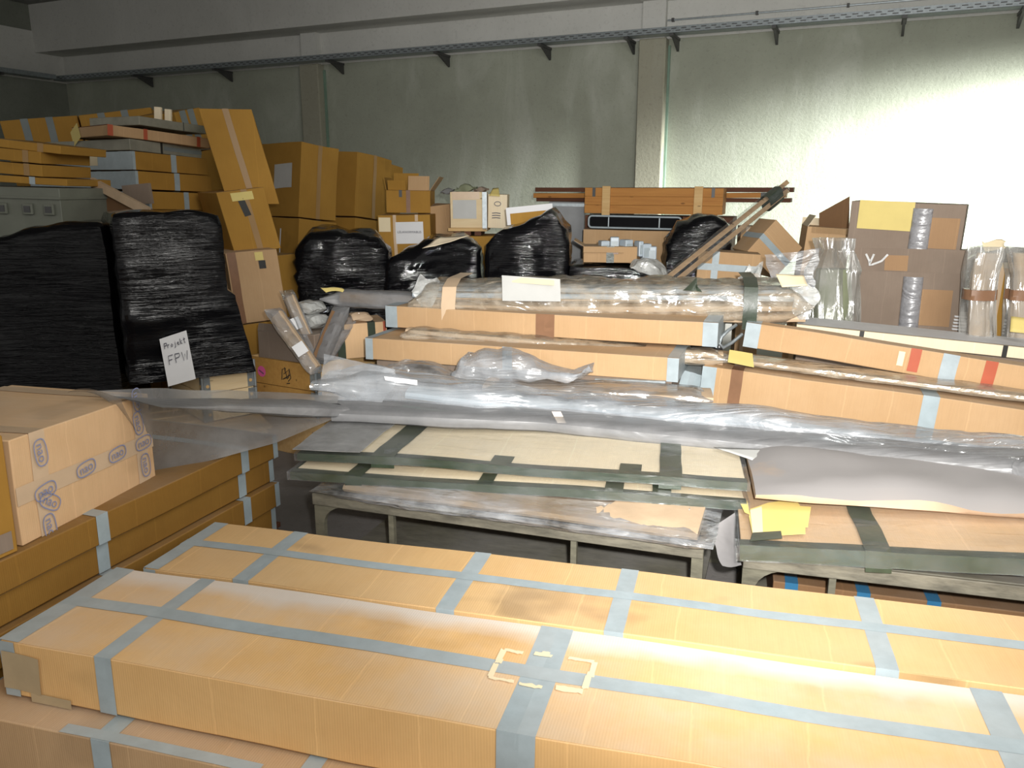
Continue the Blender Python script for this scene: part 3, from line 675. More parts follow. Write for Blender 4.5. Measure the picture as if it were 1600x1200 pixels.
# ================================================================== MIDDLE: steel tables
def table(label, A, Bp, depth, top, lower, struts):
    u = (Bp - A); L = u.length; u.normalize(); v = Vector((-u.y, u.x, 0)).normalized()
    rt = empty('work_table', frame(u, v, Vector((0, 0, 1)), Vector((*(A + u * L / 2 + v * depth / 2)[:2], 0))), label, 'table', 'worn olive tables')
    hx, hy = L / 2, depth / 2
    B().box(-hx, hx, -hy + 0.012, hy, top - 0.022, top).build('tabletop', 'olive', rt, bevel=0.004)
    B().box(-hx, hx, -hy - 0.014, -hy - 0.001, top - 0.045, top + 0.004).build('front_lip', 'olive_worn', rt, bevel=0.003)
    for sx in (-1, 1):
        for sy in (-1, 1):
            # flat leg plate with a rounded gusset under the top
            y0 = sy * (hy - 0.012); n = 6; out_ = [(hx, 0.001), (hx, top - 0.024)]; inn = [(hx - 0.16 + 0.0, top - 0.024)] if sx < 0 else [(hx - 0.04, top - 0.024)]
            for k in range(n + 1) if sx < 0 else ():
                a0 = math.pi / 2 * k / n; inn.append((hx - 0.15 + 0.11 * math.sin(a0), top - 0.045 - 0.09 * (1 - math.cos(a0))))
            inn.append((hx - 0.04, 0.001)); ring = out_ + inn; b = B(); nn_ = len(ring)
            for yy in (y0 - 0.012, y0 + 0.012): b.v += [Vector((sx * x, yy, z)) for x, z in ring]
            b.f += [tuple(range(nn_)), tuple(reversed(range(nn_, 2 * nn_)))] + [(k, k + nn_, (k + 1) % nn_ + nn_, (k + 1) % nn_) for k in range(nn_)]
            b.build('leg', 'olive', rt)
    B().box(-hx + 0.02, hx - 0.02, -hy + 0.03, hy - 0.03, lower - 0.012, lower).build('lower_shelf', 'olive', rt)
    B().box(-hx + 0.04, hx - 0.04, -hy + 0.004, -hy + 0.028, lower - 0.03, lower + 0.012).build('lower_rail', 'olive', rt)
    for s_ in struts:
        B().bar((-hx + L * s_, -hy + 0.02, lower + 0.012), (-hx + L * s_, -hy + 0.02, top - 0.046), 0.022, 0.022, up=(1, 0, 0)).build('strut', 'olive', rt)
        B().bar((-hx + L * s_ + .01, -hy + 0.03, top - 0.05), (-hx + L * s_ + 0.03, hy - 0.1, lower + 0.01), 0.02, 0.02).build('brace', 'olive', rt)
    return rt, u, v, L
TA = atz(490, 770, 0.5); TBp = atz(1100, 853, 0.5)
T1, tu, tv, tL = table('worn olive table with open lower frame below the clear-wrapped cardboard sheets', TA, TBp, 0.95, 0.5, 0.16, (0.22, 0.70))
TC = atz(1162, 866, 0.5); TD = TC + Vector((math.cos(R(-15.5)), math.sin(R(-15.5)), 0)) * 1.7
T2, tu2, tv2, tL2 = table('worn olive table at the right under the yellow paper note', TC, TD, 0.95, 0.5, 0.10, (0.17, 0.62))
# box with blue tape on the shelf of the right table
b0 = T2.matrix_world @ Vector((-tL2 / 2 + 0.12, -0.25, 0.30)); b1 = T2.matrix_world @ Vector((-tL2 / 2 + 1.4, -0.25, 0.30))
bx = Carton('dusty_box', 'dusty grey box with blue tape on the shelf below the right table', b0, b1, 0.5, 0.198, m='card_dark')
for s_ in (0.05, 0.24, 0.42): bx.tx(s_, 0.045, 'tape_blue')

fz = sheet('film_flap', [at(1104, 830, 2.66), at(1150, 800, 2.72), at(1160, 884, 2.62), at(1134, 884, 2.60)], 'dusty_flap', None, 10, 12, 0.012, f=6, edge=.03, seed=3); tag(fz, 'torn grey plastic flap hanging between the two olive tables', 'plastic flap')
# brown roll in clear film on the left table
r0, r1 = T1.matrix_world @ Vector((-tL / 2 + 0.14, -0.28, 0.535)), T1.matrix_world @ Vector((tL / 2 - 0.02, -0.30, 0.535))
rr = root_at('wrapped_roll', 'flat brown roll in shiny clear film lying on the olive table', 'package', (r0 + r1) / 2 - Vector((0, 0, .035)), yaw=-19)
wp(rr, foiltube('brown_roll', [r0, r1], 0.40, 0.045, 'kraft_clean', None, 0.006, 4, 40, 14, closed=True))
wp(rr, foiltube('clear_film', [r0 - tu * .12 + Vector((0, 0, -.005)), r1 + tu * .06 + Vector((0, 0, -.005))], 0.52, 0.058, 'film', None, 0.010, 7, 70, 16, pinch=(.12, .1), seed=3))

# cardboard sheets in clear film with green taped edges
def panel(label, FA, FB, W, th, fold=False, chips=(), bands=(), seed=1.0, sagx=0.02, m='card_pale', dirty=None, fm='film'):
    u = (FB - FA); L = u.length; u.normalize(); v = Vector((-u.y, u.x, 0)).normalized()
    w_ = u.cross(v)
    rt = empty('wrapped_cardboard', frame(u, v, w_, FA + u * L / 2 + v * W / 2 - w_ * th), label, 'panel', 'film-wrapped cardboard sheets')
    def fn(p):
        k = 2 * p.x / L
        return p + Vector((0, 0, 0.012 * noise.noise(Vector((p.x * 1.4 + seed * 7, p.y * 2, seed))) - sagx * k * k * 0.6))
    V, Fc = gridbox(L, W, th, 0.09, fn); bez(mk('cardboard_sheet', V, Fc, m, rt, 30), 0.003)
    e = 0.004
    # green tape folded over the front edge
    strip([(-L / 2 - e, -W / 2 - e, th * 0.5), (L / 2 + e, -W / 2 - e, th * 0.5)], (0, 0, 1), th + 0.01, fn, 'edge_tape', 'tape_green', rt, label='dark green tape')
    strip([(-L / 2 - e, -W / 2 + 0.022, th + e), (L / 2 + e, -W / 2 + 0.022, th + e)], (0, 1, 0), 0.05, fn, 'edge_tape', 'tape_green', rt, rag=.004, label='dark green tape')
    strip([(-L / 2 - e, -W / 2, th * .5), (-L / 2 - e, W / 2, th * .5)], (0, 0, 1), th + 0.006, fn, 'edge_tape', 'tape_green', rt, label='dark green tape')
    for x, wd in bands:
        X = (x - 0.5) * L
        strip([(X, -W / 2 - 2 * e, -0.02), (X, -W / 2 - 2 * e, th + 2 * e), (X, W / 2, th + 2 * e)], (1, 0, 0), wd, fn, 'tape_band', 'tape_green', rt, rag=.006, label='wide dark green tape band')
    for x, wd in chips:
        X = (x - 0.5) * L
        strip([(X, -W / 2 - 2 * e, 0.0), (X, -W / 2 - 2 * e, th + 2 * e), (X, -W / 2 + 0.115, th + 2 * e)], (1, 0, 0), wd, fn, 'tape_tab', 'tape_green', rt, label='short dark green tape tab')
    if dirty:
        V, Fc = gridbox(dirty * L, W * 1.02, 0.003, 0.07, None)
        V = [fn(Vector((p.x - L / 2 + dirty * L / 2 - 0.02, p.y, th + 0.022 + p.z + crump(p + Vector((seed, 0, 0)), 0.008, 8)))) for p in V]
        mk('dusty_film', V, Fc, 'film_dust2', rt, 30)
    V, Fc = gridbox(L + 0.03, W + 0.02, th + 0.012, 0.045, lambda p: fn(p) + Vector((0, 0, crump(p + Vector((seed, 0, 0)), 0.006, 9))), z0=-0.004)
    V = [Vector((p.x, p.y, p.z)) for p in V]
    mk('film_wrap', V, Fc, fm, rt, 28)
    return rt, fn, L, W, th
M['film_dust2'] = film('dusty_film_patch', (0.33, 0.33, 0.33), haze=0.62, gloss=0.10, rough=0.3, hvar=0.3, hscale=7, crinkle=0.12, cs=(6, 9, 9))
M['film_vert'] = film('upright_film', (0.50, 0.49, 0.46), haze=0.30, gloss=0.22, rough=0.15, hvar=0.2, crinkle=0.6, cs=(13, 13, 2))
M['dust_foil'] = plain('dust_grey_foil', (0.72, 0.72, 0.73), 0.5, var=0.15)
M['card_patch'] = cardboard('cardboard_patch', (0.38, 0.235, 0.125), (0.33, 0.20, 0.11), dust=0.1, flute=False)
M['tape_dim'] = plain('dull_grey_tape', (0.20, 0.23, 0.23), 0.6, var=0.2)
M['taped_card'] = plain('tape_covered_card', (0.30, 0.29, 0.23), 0.6, var=0.4, scale=5)
M['tape_far'] = plain('brown_box_tape', (0.34, 0.20, 0.075), 0.5, var=0.1)
M['film_thin'] = film('thin_clear_film', haze=0.05, gloss=0.12, rough=0.18, hvar=0.05, crinkle=0.4)
PB0 = atz(455, 738, 0.585); PB1 = atz(1165, 785, 0.585)
panel('lower of the two film-wrapped cardboard sheets with green edge tape on the olive table', PB0, PB1, 0.85, 0.022, bands=((0.15, 0.07), (0.83, 0.07)), chips=((0.45, 0.06), (0.73, 0.07)), seed=2, fm='film_thin', sagx=.0)
PA0 = atz(466, 708, 0.635); PA1 = atz(1166, 755, 0.635)
PAr, PAf, PAL, PAW, PAt = panel('upper film-wrapped pale cardboard sheet with green tape and a dusty left end', PA0, PA1, 0.90, 0.022, bands=((0.205, 0.10), (0.845, 0.085)), chips=((0.475, 0.085), (0.76, 0.085)), seed=1, dirty=0.165, fm='film_thin', sagx=.0)

# right table: cardboard panel with yellow paper, soft brown parcel on it
PC0 = atz(1158, 852, 0.56); PC1 = along(PC0, 1600, 875, -13.5)
PC1 = PC0 + (PC1 - PC0).normalized() * 1.5
PCr, PCf, PCL, PCW, PCt = panel('thick cardboard panel with one green tape band and yellow paper note at the right', PC0, PC1, 0.80, 0.045, bands=((0.28, 0.078),), seed=5, fm='film_thin', sagx=0.0, m='card_nao')
def pcput(pts, m, name, lift, label=None):
    inv = PCr.matrix_world.inverted(); V = []
    for px, py in pts:
        p = inv @ atz(px, py, 0.56); V.append(PCf(Vector((p.x, p.y, PCt + lift + 0.004 * noise.noise(Vector((px * .02, py * .03, 0)))))))
    o = mk(name, V, [tuple(range(len(V)))], m, PCr); so = o.modifiers.new('t', 'SOLIDIFY'); so.thickness = 0.001
    if label: o['label'] = label
pcput([(1172, 803), (1200, 795), (1243, 791), (1250, 803), (1267, 805), (1264, 822), (1262, 836), (1258, 836), (1258, 846), (1218, 846), (1176, 844), (1170, 815)][::-1], 'paper_yellow', 'paper_note', 0.020, 'creased yellow paper note')
pcput([(1172, 806), (1190, 801), (1192, 843), (1176, 844)][::-1], 'paper_cream', 'paper_note', 0.023, 'cream paper slip')
pcput([(1156, 793), (1168, 791), (1171, 812), (1163, 808)][::-1], 'paper_yellow', 'paper_note', 0.021, 'yellow paper corner')
pcput([(1176, 842), (1220, 842), (1222, 854), (1172, 856)][::-1], 'tape_green', 'tape_tab', 0.026, 'short dark green tape tab')
# soft parcel
D0 = atz(1180, 772, 0.64); D1 = along(D0, 1620, 762, -12)
pr = root_at('soft_parcel', 'soft brown paper parcel thick with grey dust on the right table', 'package', ((D0 + D1) / 2).xy.to_3d() + Vector((0, 0.25, 0.57)), yaw=-12)
du = (D1 - D0).normalized(); dv = Vector((-du.y, du.x, 0)).normalized()
V, Fc = gridbox(1.5, 0.62, 0.11, 0.05, None)
V2 = []
for p in V:
    e = max(abs(p.x) / 0.75, abs(p.y) / 0.31) ; k = (1 - max(0, (e - 0.55) / 0.45) ** 2 * 0.75)
    z = 0.062 + (p.z - 0.055) * k * 0.9; z += 0.012 * noise.noise(p * 5) * (p.z > .01) + crump(p + Vector((4, 0, 0)), 0.012, 5) * (p.z > .01)
    q = D0 + du * (p.x + 0.75) + dv * (p.y + 0.31); V2.append(Vector((q.x, q.y + 0.02 * noise.noise(p * 4), 0.580 + z - 0.005)))
wp(pr, mk('paper_wrap', V2, Fc, 'kraft', None, 35))
strip([pr.matrix_world.inverted() @ (D0 + du * 0.02 + dv * (0.03 + .05 * i) + Vector((0, 0, .0))) for i in range(3)], (0, 0, 1), .01, None, 'fold_seam', 'kraft_clean', pr)

# ================================================================== MIDDLE: long foil-wrapped bundles across the tables
GF = 'long foil-wrapped bundles lying across the tables'
# lower, grey and dusty, its loose left end draped over the printed-tape carton
g = [atz(215, 628, 0.955), at(520, 640, 3.62), at(860, 655, 3.56), at(1150, 685, 3.32), at(1600, 728, 2.90), at(1750, 742, 2.62)]
g[-1] = g[-2] + (g[-1] - g[-2]) * 3.0
gr_ = root_at('dusty_foil_bundle', 'long dusty grey foil bundle whose loose left end drapes over the printed-tape carton', 'bundle', (g[2].x, g[2].y, g[2].z - 0.05), GF)
wp(gr_, foiltube('foil_sleeve', g, [0.20, 0.26, 0.26, 0.26, 0.26, 0.26], [0.03, 0.07, 0.075, 0.08, 0.09, 0.09], 'film_dust', None, 0.010, 3.5, 110, 20, pinch=(0.3, 0.0), flare=(1.5, 1), seed=2))
wp(gr_, foiltube('inner_board', [g[1] + Vector((0.05, 0, -.008)), g[2] + Vector((0, 0, -.008)), g[3] + Vector((0, 0, -.008)), g[4] + Vector((0, 0, -.008)), g[5] + Vector((0, 0, -.008))], 0.20, 0.03, 'grey_sheet', None, 0.0, 3, 60, 12, closed=True))
# draped sheet: over the carton top and hanging down its far side to the right
nm = NAO.root.matrix_world
n0 = nm @ Vector((NAO.L / 2 + 0.02, -NAO.W / 2 - 0.02, NAO.H + 0.012)); n1 = nm @ Vector((NAO.L / 2 + 0.02, NAO.W / 2, NAO.H + 0.02))
top = [atz(105, 612, 0.972), atz(240, 606, 0.972), at(400, 612, 3.66), at(530, 618, 3.66)]
bot = [atz(190, 622, 0.968), at(240, 742, 3.06), at(430, 692, 3.32), at(525, 652, 3.52)]
def lerpc(P_, t):
    x = t * (len(P_) - 1); i = min(int(x), len(P_) - 2); f_ = x - i; f_ = f_ * f_ * (3 - 2 * f_) if False else f_
    return P_[i] + (P_[i + 1] - P_[i]) * f_
V = []; Fc = []; nu, nv = 44, 18
for i in range(nu + 1):
    for j in range(nv + 1):
        s_, t_ = i / nu, j / nv; p = lerpc(top, s_) * (1 - t_) + lerpc(bot, s_) * t_
        p = p + Vector((0, -0.02 * math.sin(math.pi * t_), 0.03 * math.sin(math.pi * t_) * (1 - s_))) + Vector((0.3, 1, 0.5)) * (0.010 * noise.noise(p * 3.5) + crump(p, 0.008, 3))
        V.append(p)
for i in range(nu):
    for j in range(nv): k = i * (nv + 1) + j; Fc.append((k, k + nv + 1, k + nv + 2, k + 1))
wp(gr_, mk('draped_foil', V, Fc, 'film_drape', None, 40))
# upper, clear and shiny
h = [at(500, 592, 3.80), at(640, 606, 3.78), at(860, 632, 3.70), at(1150, 655, 3.48), at(1400, 690, 3.25), at(1600, 712, 3.05), at(1760, 728, 2.85)]
h[-1] = h[-2] + (h[-1] - h[-2]) * 3.0
hr = root_at('clear_foil_bundle', 'long shiny clear foil bundle with a thin green edge lying on the grey one', 'bundle', (h[2].x, h[2].y, h[2].z - 0.06), GF)
wp(hr, foiltube('foil_sleeve', h, [0.26, 0.25, 0.22, 0.26, 0.28, 0.28, 0.28], [0.17, 0.15, 0.12, 0.12, 0.12, 0.12, 0.12], 'film_milky', None, 0.022, 4.0, 150, 24, pinch=(0.22, 0.0), flare=(1.25, 1), seed=6))
wp(hr, foiltube('inner_sheet', [p + Vector((0, 0, -0.015)) for p in h[1:]], 0.19, 0.045, 'pipe', None, 0.003, 3, 70, 12, closed=True, seed=1))
wp(hr, B().tube([p + Vector((-0.02, -0.135, -0.055)) for p in h[1:]], 0.003, 5).build('green_edge', 'glassedge', None))
wp(hr, sheet('film_end', [at(505, 552, 3.78), at(620, 578, 3.72), at(600, 640, 3.62), at(496, 624, 3.66)], 'film_milky', None, 22, 14, 0.022, f=6, edge=.03, seed=12))
wp(hr, sheet('paper_slip', [at(600, 588, 3.66), at(652, 594, 3.66), at(652, 602, 3.65), at(602, 594, 3.65)], 'paper', None, 4, 3, 0.001)); 
wp(hr, sheet('tape_tail', [at(862, 643, 3.50), at(876, 643, 3.50), at(890, 672, 3.47), at(877, 673, 3.47)], 'tape_clear', None, 4, 6, 0.003))
# grey paper corner sticking out beneath
sp_ = sheet('paper_scrap', [at(1115, 700, 3.2), at(1235, 704, 3.12), at(1255, 708, 3.08), at(1195, 727, 2.98)], 'paper_grey', None, 8, 6, 0.006, thick=0.001); tag(sp_, 'pale grey paper scrap sticking out under the foil bundles', 'paper')

# ================================================================== MIDDLE: cartons behind the foil bundles
SUPZ = 0.50
T3a = at(570, 590, 4.75); T3a = Vector((T3a.x, T3a.y, SUPZ)); T3b = T3a + Vector((math.cos(R(-20)), math.sin(R(-20)), 0)) * 3.9
rt = empty('work_table', frame((T3b - T3a).normalized(), Vector((math.sin(R(20)), math.cos(R(20)), 0)), Vector((0, 0, 1)), Vector((*((T3a + T3b) / 2 + Vector((math.sin(R(20)), math.cos(R(20)), 0)) * 0.35)[:2], 0))), 'grey rear table carrying the taped long cartons behind the foil', 'table', 'worn olive tables')
B().box(-1.95, 1.95, -0.42, 0.42, SUPZ - 0.03, SUPZ).build('tabletop', 'olive', rt)
for sx in (-1.9, 0, 1.9):
    for sy in (-0.36, 0.36): B().box(sx - 0.03, sx + 0.03, sy - 0.03, sy + 0.03, 0.001, SUPZ - 0.031).build('leg', 'olive', rt)
GM = 'long taped cartons on the rear table'
M2c = carton('long_carton', 'lower long carton with pale grey tape ends above the crumpled clear bag', (571, 528), 4.55, (1060, 560), 0.50, Hy=561, m='card', group=GM)
M2c.cap(-1, 0.045, 'tape_white'); M2c.cap(1, 0.055, 'tape_white'); M2c.tx(0.485, 0.055, 'tape_white', 'f')
M1c = carton('long_carton', 'upper long carton with a brown tape patch below the wrapped packet bundle', (603, 478), 4.80, (1122, 505), 0.45, Hy=511, m='card', group=GM)
M1c.cap(-1, 0.075, 'tape_white'); M1c.cap(1, 0.075, 'tape_white')
M1c.tx(0.515, 0.11, 'tape_brown', 'f', z0=-0.55); M1c.tx(0.528, 0.06, 'tape_brown', 'f', z0=0.25)
# filler carton below M2
zz = (M2c.root.matrix_world.translation).z
q = M2c.root.matrix_world @ Vector((-M2c.L / 2 + 0.05, -M2c.W / 2 + 0.03, -0.008)); q2 = M2c.root.matrix_world @ Vector((M2c.L / 2 - 0.03, -M2c.W / 2 + 0.03, -0.008))
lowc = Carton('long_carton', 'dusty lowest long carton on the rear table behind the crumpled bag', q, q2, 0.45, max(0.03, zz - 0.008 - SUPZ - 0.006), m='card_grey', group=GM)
# brown packet bundle in film between the two cartons
b0, b1 = at(632, 521, 4.60), at(1145, 561, 4.22)
br = root_at('wrapped_bundle', 'thin brown packets in shiny film squeezed between the two taped cartons', 'bundle', ((b0 + b1) / 2) - Vector((0, 0, 0.04)), 'brown packets wrapped in film')
bd = (b1 - b0)
for k, dz in enumerate((-0.018, 0.018)):
    wp(br, foiltube('paper_packet', [b0 + Vector((.02, 0.02, dz)), (b0 + b1) / 2 + Vector((0, 0, dz - .004)), b1 + Vector((-.05, 0.02, dz))], 0.10, 0.03, 'kraft_clean', None, 0.006, 6, 50, 12, closed=True, seed=k * 3))
wp(br, foiltube('film_wrap', [b0, (b0 + b1) / 2, b1], 0.14, 0.085, 'film_brown', None, 0.012, 8, 90, 18, pinch=(.06, .12), flare=(1.1, 1.3), seed=4))
# big packet bundle on top
t0, t1 = at(655, 468, 4.98), at(1262, 470, 4.55)
tb = root_at('wrapped_bundle', 'large bundle of brown packets and pale pipes in clear film on the long cartons', 'bundle', (t0 + t1) / 2 - Vector((0, 0, 0.11)), 'brown packets wrapped in film')
tdir = (t1 - t0).normalized(); tn = Vector((-tdir.y, tdir.x, 0)).normalized()
for k, (dy, dz, w_, h_) in enumerate(((-0.10, -0.075, 0.22, 0.05), (0.12, -0.075, 0.2, 0.05), (-0.09, -0.02, 0.2, 0.045), (0.12, -0.02, 0.2, 0.05), (0.0, 0.03, 0.24, 0.04))):
    e0, e1 = rnd.uniform(0, .05), rnd.uniform(0, .06)
    a_ = t0 + tdir * e0 + tn * dy + Vector((0, 0, dz)); c_ = t1 - tdir * e1 + tn * dy + Vector((0, 0, dz)); m_ = (a_ + c_) / 2 + Vector((0, 0, -0.01))
    wp(tb, foiltube('paper_packet', [a_, m_, c_], w_, h_, 'kraft_clean', None, 0.009, 6, 70, 14, closed=True, seed=k * 5))
for k, (dy, dz) in enumerate(((-0.12, 0.045), (-0.06, 0.075), (0.02, 0.085), (0.09, 0.08))):
    wp(tb, B().tube([t0 + tdir * 0.03 * k + tn * dy + Vector((0, 0, dz)), t1 - tdir * 0.04 * k + tn * dy + Vector((0, 0, dz - 0.02))], 0.017, 8).build('pipe', 'pipe', None, 40))
tw_ = wp(tb, foiltube('film_wrap', [t0, (t0 + t1) / 2, t1], 0.50, [0.25, 0.27, 0.26, 0.24], 'film_brown', None, 0.042, 5, 130, 28, pinch=(.1, .14), flare=(0.9, 1.0), seed=9))
def onbundle(x, wd, m, name, lab, h0=0.145, hb=-0.125, d=0.262):
    c_ = t0 + tdir * x
    pts = [c_ - tn * d + Vector((0, 0, hb)), c_ - tn * (d + .012) + Vector((0, 0, 0)), c_ - tn * (d - .03) + Vector((0, 0, h0 - .04)), c_ - tn * 0.12 + Vector((0, 0, h0)), c_ + tn * 0.2 + Vector((0, 0, h0))]
    o_ = strip([tb.matrix_world.inverted() @ p for p in pts], (tb.matrix_world.inverted().to_3x3() @ tdir), wd, lambda p: p + Vector((0, 0.006 * noise.noise(p * 9), 0.004 * noise.noise(p * 12))), name, m, tb, label=lab)
onbundle(0.26, 0.085, 'tape_clear', 'tape_band', 'beige tape band'); 
tl_ = (t1 - t0).length
onbundle(tl_ - 0.34, 0.075, 'tape_green', 'tape_band', 'dark green tape band')
wp(tb, sheet('paper_note', [at(785, 470, 4.58), at(876, 471, 4.50), at(875, 436, 4.56), at(784, 430, 4.64)], 'paper_grey', None, 8, 6, 0.006, seed=3))
wp(tb, sheet('paper_note', [at(800, 441, 4.61), at(866, 446, 4.53), at(866, 438, 4.55), at(800, 432, 4.63)], 'paper_cream', None, 8, 3, 0.003, seed=5))
wp(tb, sheet('paper_note', [at(1222, 448, 4.36), at(1262, 446, 4.33), at(1256, 430, 4.40), at(1212, 428, 4.42)], 'paper_cream', None, 8, 6, 0.014, seed=2, thick=0.001))
wp(tb, sheet('film_end', [at(1245, 500, 4.36), at(1274, 498, 4.32), at(1276, 440, 4.36), at(1238, 436, 4.42)], 'film_white', None, 12, 12, 0.030, f=9, edge=0.06, seed=7))
wp(tb, sheet('film_end', [at(640, 450, 4.80), at(668, 492, 4.74), at(690, 440, 4.78), at(655, 434, 4.86)], 'film_white', None, 12, 12, 0.024, f=9, edge=0.05, seed=8))
wp(tb, sheet('green_scrap', [at(1065, 452, 4.46), at(1098, 456, 4.43), at(1096, 442, 4.46), at(1076, 440, 4.48)], 'tape_green', None, 6, 5, 0.02, f=12, edge=0.05, seed=1))
# crumpled clear bag in front of the lower carton, smaller film scraps
cb = foiltube('crumpled_bag', [at(715, 578, 4.15), at(800, 574, 4.08), at(895, 588, 4.0), at(925, 572, 3.98)], [0.20, 0.24, 0.2, 0.16], [0.15, 0.14, 0.10, 0.09], 'film_milky', None, 0.05, 6, 60, 22, pinch=(0.05, 0.12), flare=(1, 1.3), seed=11)
tag(cb, 'crumpled clear plastic bag lying in front of the lower taped carton', 'bag')
c2 = foiltube('crumpled_bag', [at(588, 585, 4.30), at(640, 578, 4.30), at(712, 590, 4.22)], [0.16, 0.2, 0.16], [0.07, 0.09, 0.07], 'film', None, 0.03, 6, 40, 16, pinch=(0.08, 0.08), seed=13)
tag(c2, 'thin film scrap bunched left of the crumpled clear bag', 'bag')
pk0, pk1 = at(760, 600, 4.05), at(1112, 618, 3.86)
pk = root_at('wrapped_bundle', 'flat brown packet under film just behind the clear foil bundle', 'bundle', (pk0 + pk1) / 2 - Vector((0, 0, .04)), 'brown packets wrapped in film')
wp(pk, foiltube('paper_packet', [pk0, pk1], 0.22, 0.04, 'kraft_clean', None, 0.006, 6, 40, 12, closed=True, seed=21))
wp(pk, foiltube('film_wrap', [pk0, pk1], 0.26, 0.065, 'film', None, 0.016, 7, 60, 16, pinch=(.1, .1), seed=22))
wp(pk, B().tube([at(930, 594, 4.1), at(1040, 598, 3.98)], 0.012, 8).build('rod', 'steel', None, 40))

# grey duct pieces between the carton ends
for k, (px, py, Y_, lab) in enumerate(((1088, 590, 4.3, 'grey duct-taped block wedged between the lower carton and the right carton'),)):
    q = carton('taped_block', lab, (1066, 578), 4.28, (1100, 588), 0.25, H=0.14, yaw=-20, m='tape', amp=0.008)
    q.tx(0.5, 0.03, 'tape_white')
for p_, q_, l_ in (((1060, 560), (1092, 556), 'dark angled steel bracket behind the lower carton end'),):
    a_, b_ = at(*p_, 4.6), at(*q_, 4.6)
# bent handle loop at the right end of the upper carton
lp = [at(1150, 508, 4.40), at(1138, 516, 4.36), at(1127, 527, 4.34), at(1124, 537, 4.33), at(1130, 543, 4.33), at(1143, 536, 4.36), at(1160, 522, 4.38)]
ho = B().tube(lp, 0.010, 8).build('bent_handle', 'steel', None, 50); tag(ho, 'bent grey handle loop between the two upper cartons', 'handle')

# right-hand long cartons
GR = 'long cartons on the right of the rear table'
R2c = carton('long_carton', 'wide right carton with a brown tape stripe near its left end', (1100, 572), 4.15, (1600, 640), 0.50, H=0.235, yaw=-21, m='card', group=GR, L=2.1, amp=0.006)
R2c.cap(-1, 0.07, 'tape', top=False)
def fx_front(c, px, py):
    mw = c.root.matrix_world; a_ = mw @ Vector((-c.L / 2, -c.W / 2, c.H)); yw = math.degrees(math.atan2(mw[1][0], mw[0][0]))
    return (mw.inverted() @ along(a_, px, py, yw)).x / c.L + 0.5
R2c.tx(fx_front(R2c, 1150, 600), 0.06, 'tape_brown'); R2c.tx(fx_front(R2c, 1452, 640), 0.075, 'tape')
# film-covered brown packet on its top
k0 = R2c.root.matrix_world @ Vector((-R2c.L / 2 + 0.12, -R2c.W / 2 + 0.13, R2c.H + 0.035)); k1 = R2c.root.matrix_world @ Vector((R2c.L / 2 - 0.1, -R2c.W / 2 + 0.16, R2c.H + 0.035))
kr = root_at('wrapped_bundle', 'long brown packet in film with yellow tape between the two right cartons', 'bundle', (k0 + k1) / 2 - Vector((0, 0, .035)), 'brown packets wrapped in film')
wp(kr, foiltube('paper_packet', [k0, k1], 0.14, 0.028, 'kraft_clean', None, 0.003, 5, 50, 12, closed=True, seed=31))
wp(kr, foiltube('film_wrap', [k0, k1], 0.18, 0.045, 'film_brown', None, 0.008, 7, 80, 14, pinch=(.1, .1), seed=32))
wp(kr, sheet('tape_band', [at(1137, 566, 3.98), at(1178, 574, 3.94), at(1176, 552, 4.05), at(1140, 546, 4.08)], 'paper_yellow', None, 6, 4, 0.003))
R1c = carton('long_carton', 'upper right carton with red and grey tape patches, sloping down to the right', (1168, 503), 4.32, (1600, 572), 0.11, Hy=541, yaw=-21, m='card', group=GR, L=1.9, amp=0.006)
R1c.cap(-1, 0.075, 'tape_white')
R1c.tx(fx_front(R1c, 1430, 560), 0.05, 'tape_red', 'f', z0=0.12); R1c.tx(fx_front(R1c, 1484, 570), 0.075, 'tape_white', 'f'); R1c.tx(fx_front(R1c, 1546, 580), 0.055, 'tape_red', 'f')
R1c.note(fx_front(R1c, 1410, 552), 0.55, 0.03, 0.075, 'paper_cream', label='torn cream label')
RG = carton('flat_carton', 'dusty flat pale box with black straps behind the sloping right carton', (1245, 507), 4.80, (1600, 543), 0.34, H=0.065, yaw=-18, m='card_pale', L=2.1)
RG.note(0.5, 0.5, RG.L * 0.995, 0.33, 'dust_foil', face='t', name='dusty_foil', label='grey dusty foil cover')
for px in (1347, 1576): RG.tx(fx_front(RG, px, 520), 0.025, 'tape_black', 'f')
pq = RG.root.matrix_world @ Vector((-RG.L / 2 + .02, -RG.W / 2 + .02, -0.008)); pq2 = RG.root.matrix_world @ Vector((RG.L / 2, -RG.W / 2 + .02, -0.008))
Carton('flat_carton', 'dark dusty box below the flat pale box with black straps', pq, pq2, 0.36, pq.z - SUPZ - 0.06 if pq.z - SUPZ - 0.06 > 0.05 else 0.1, m='card_grey')

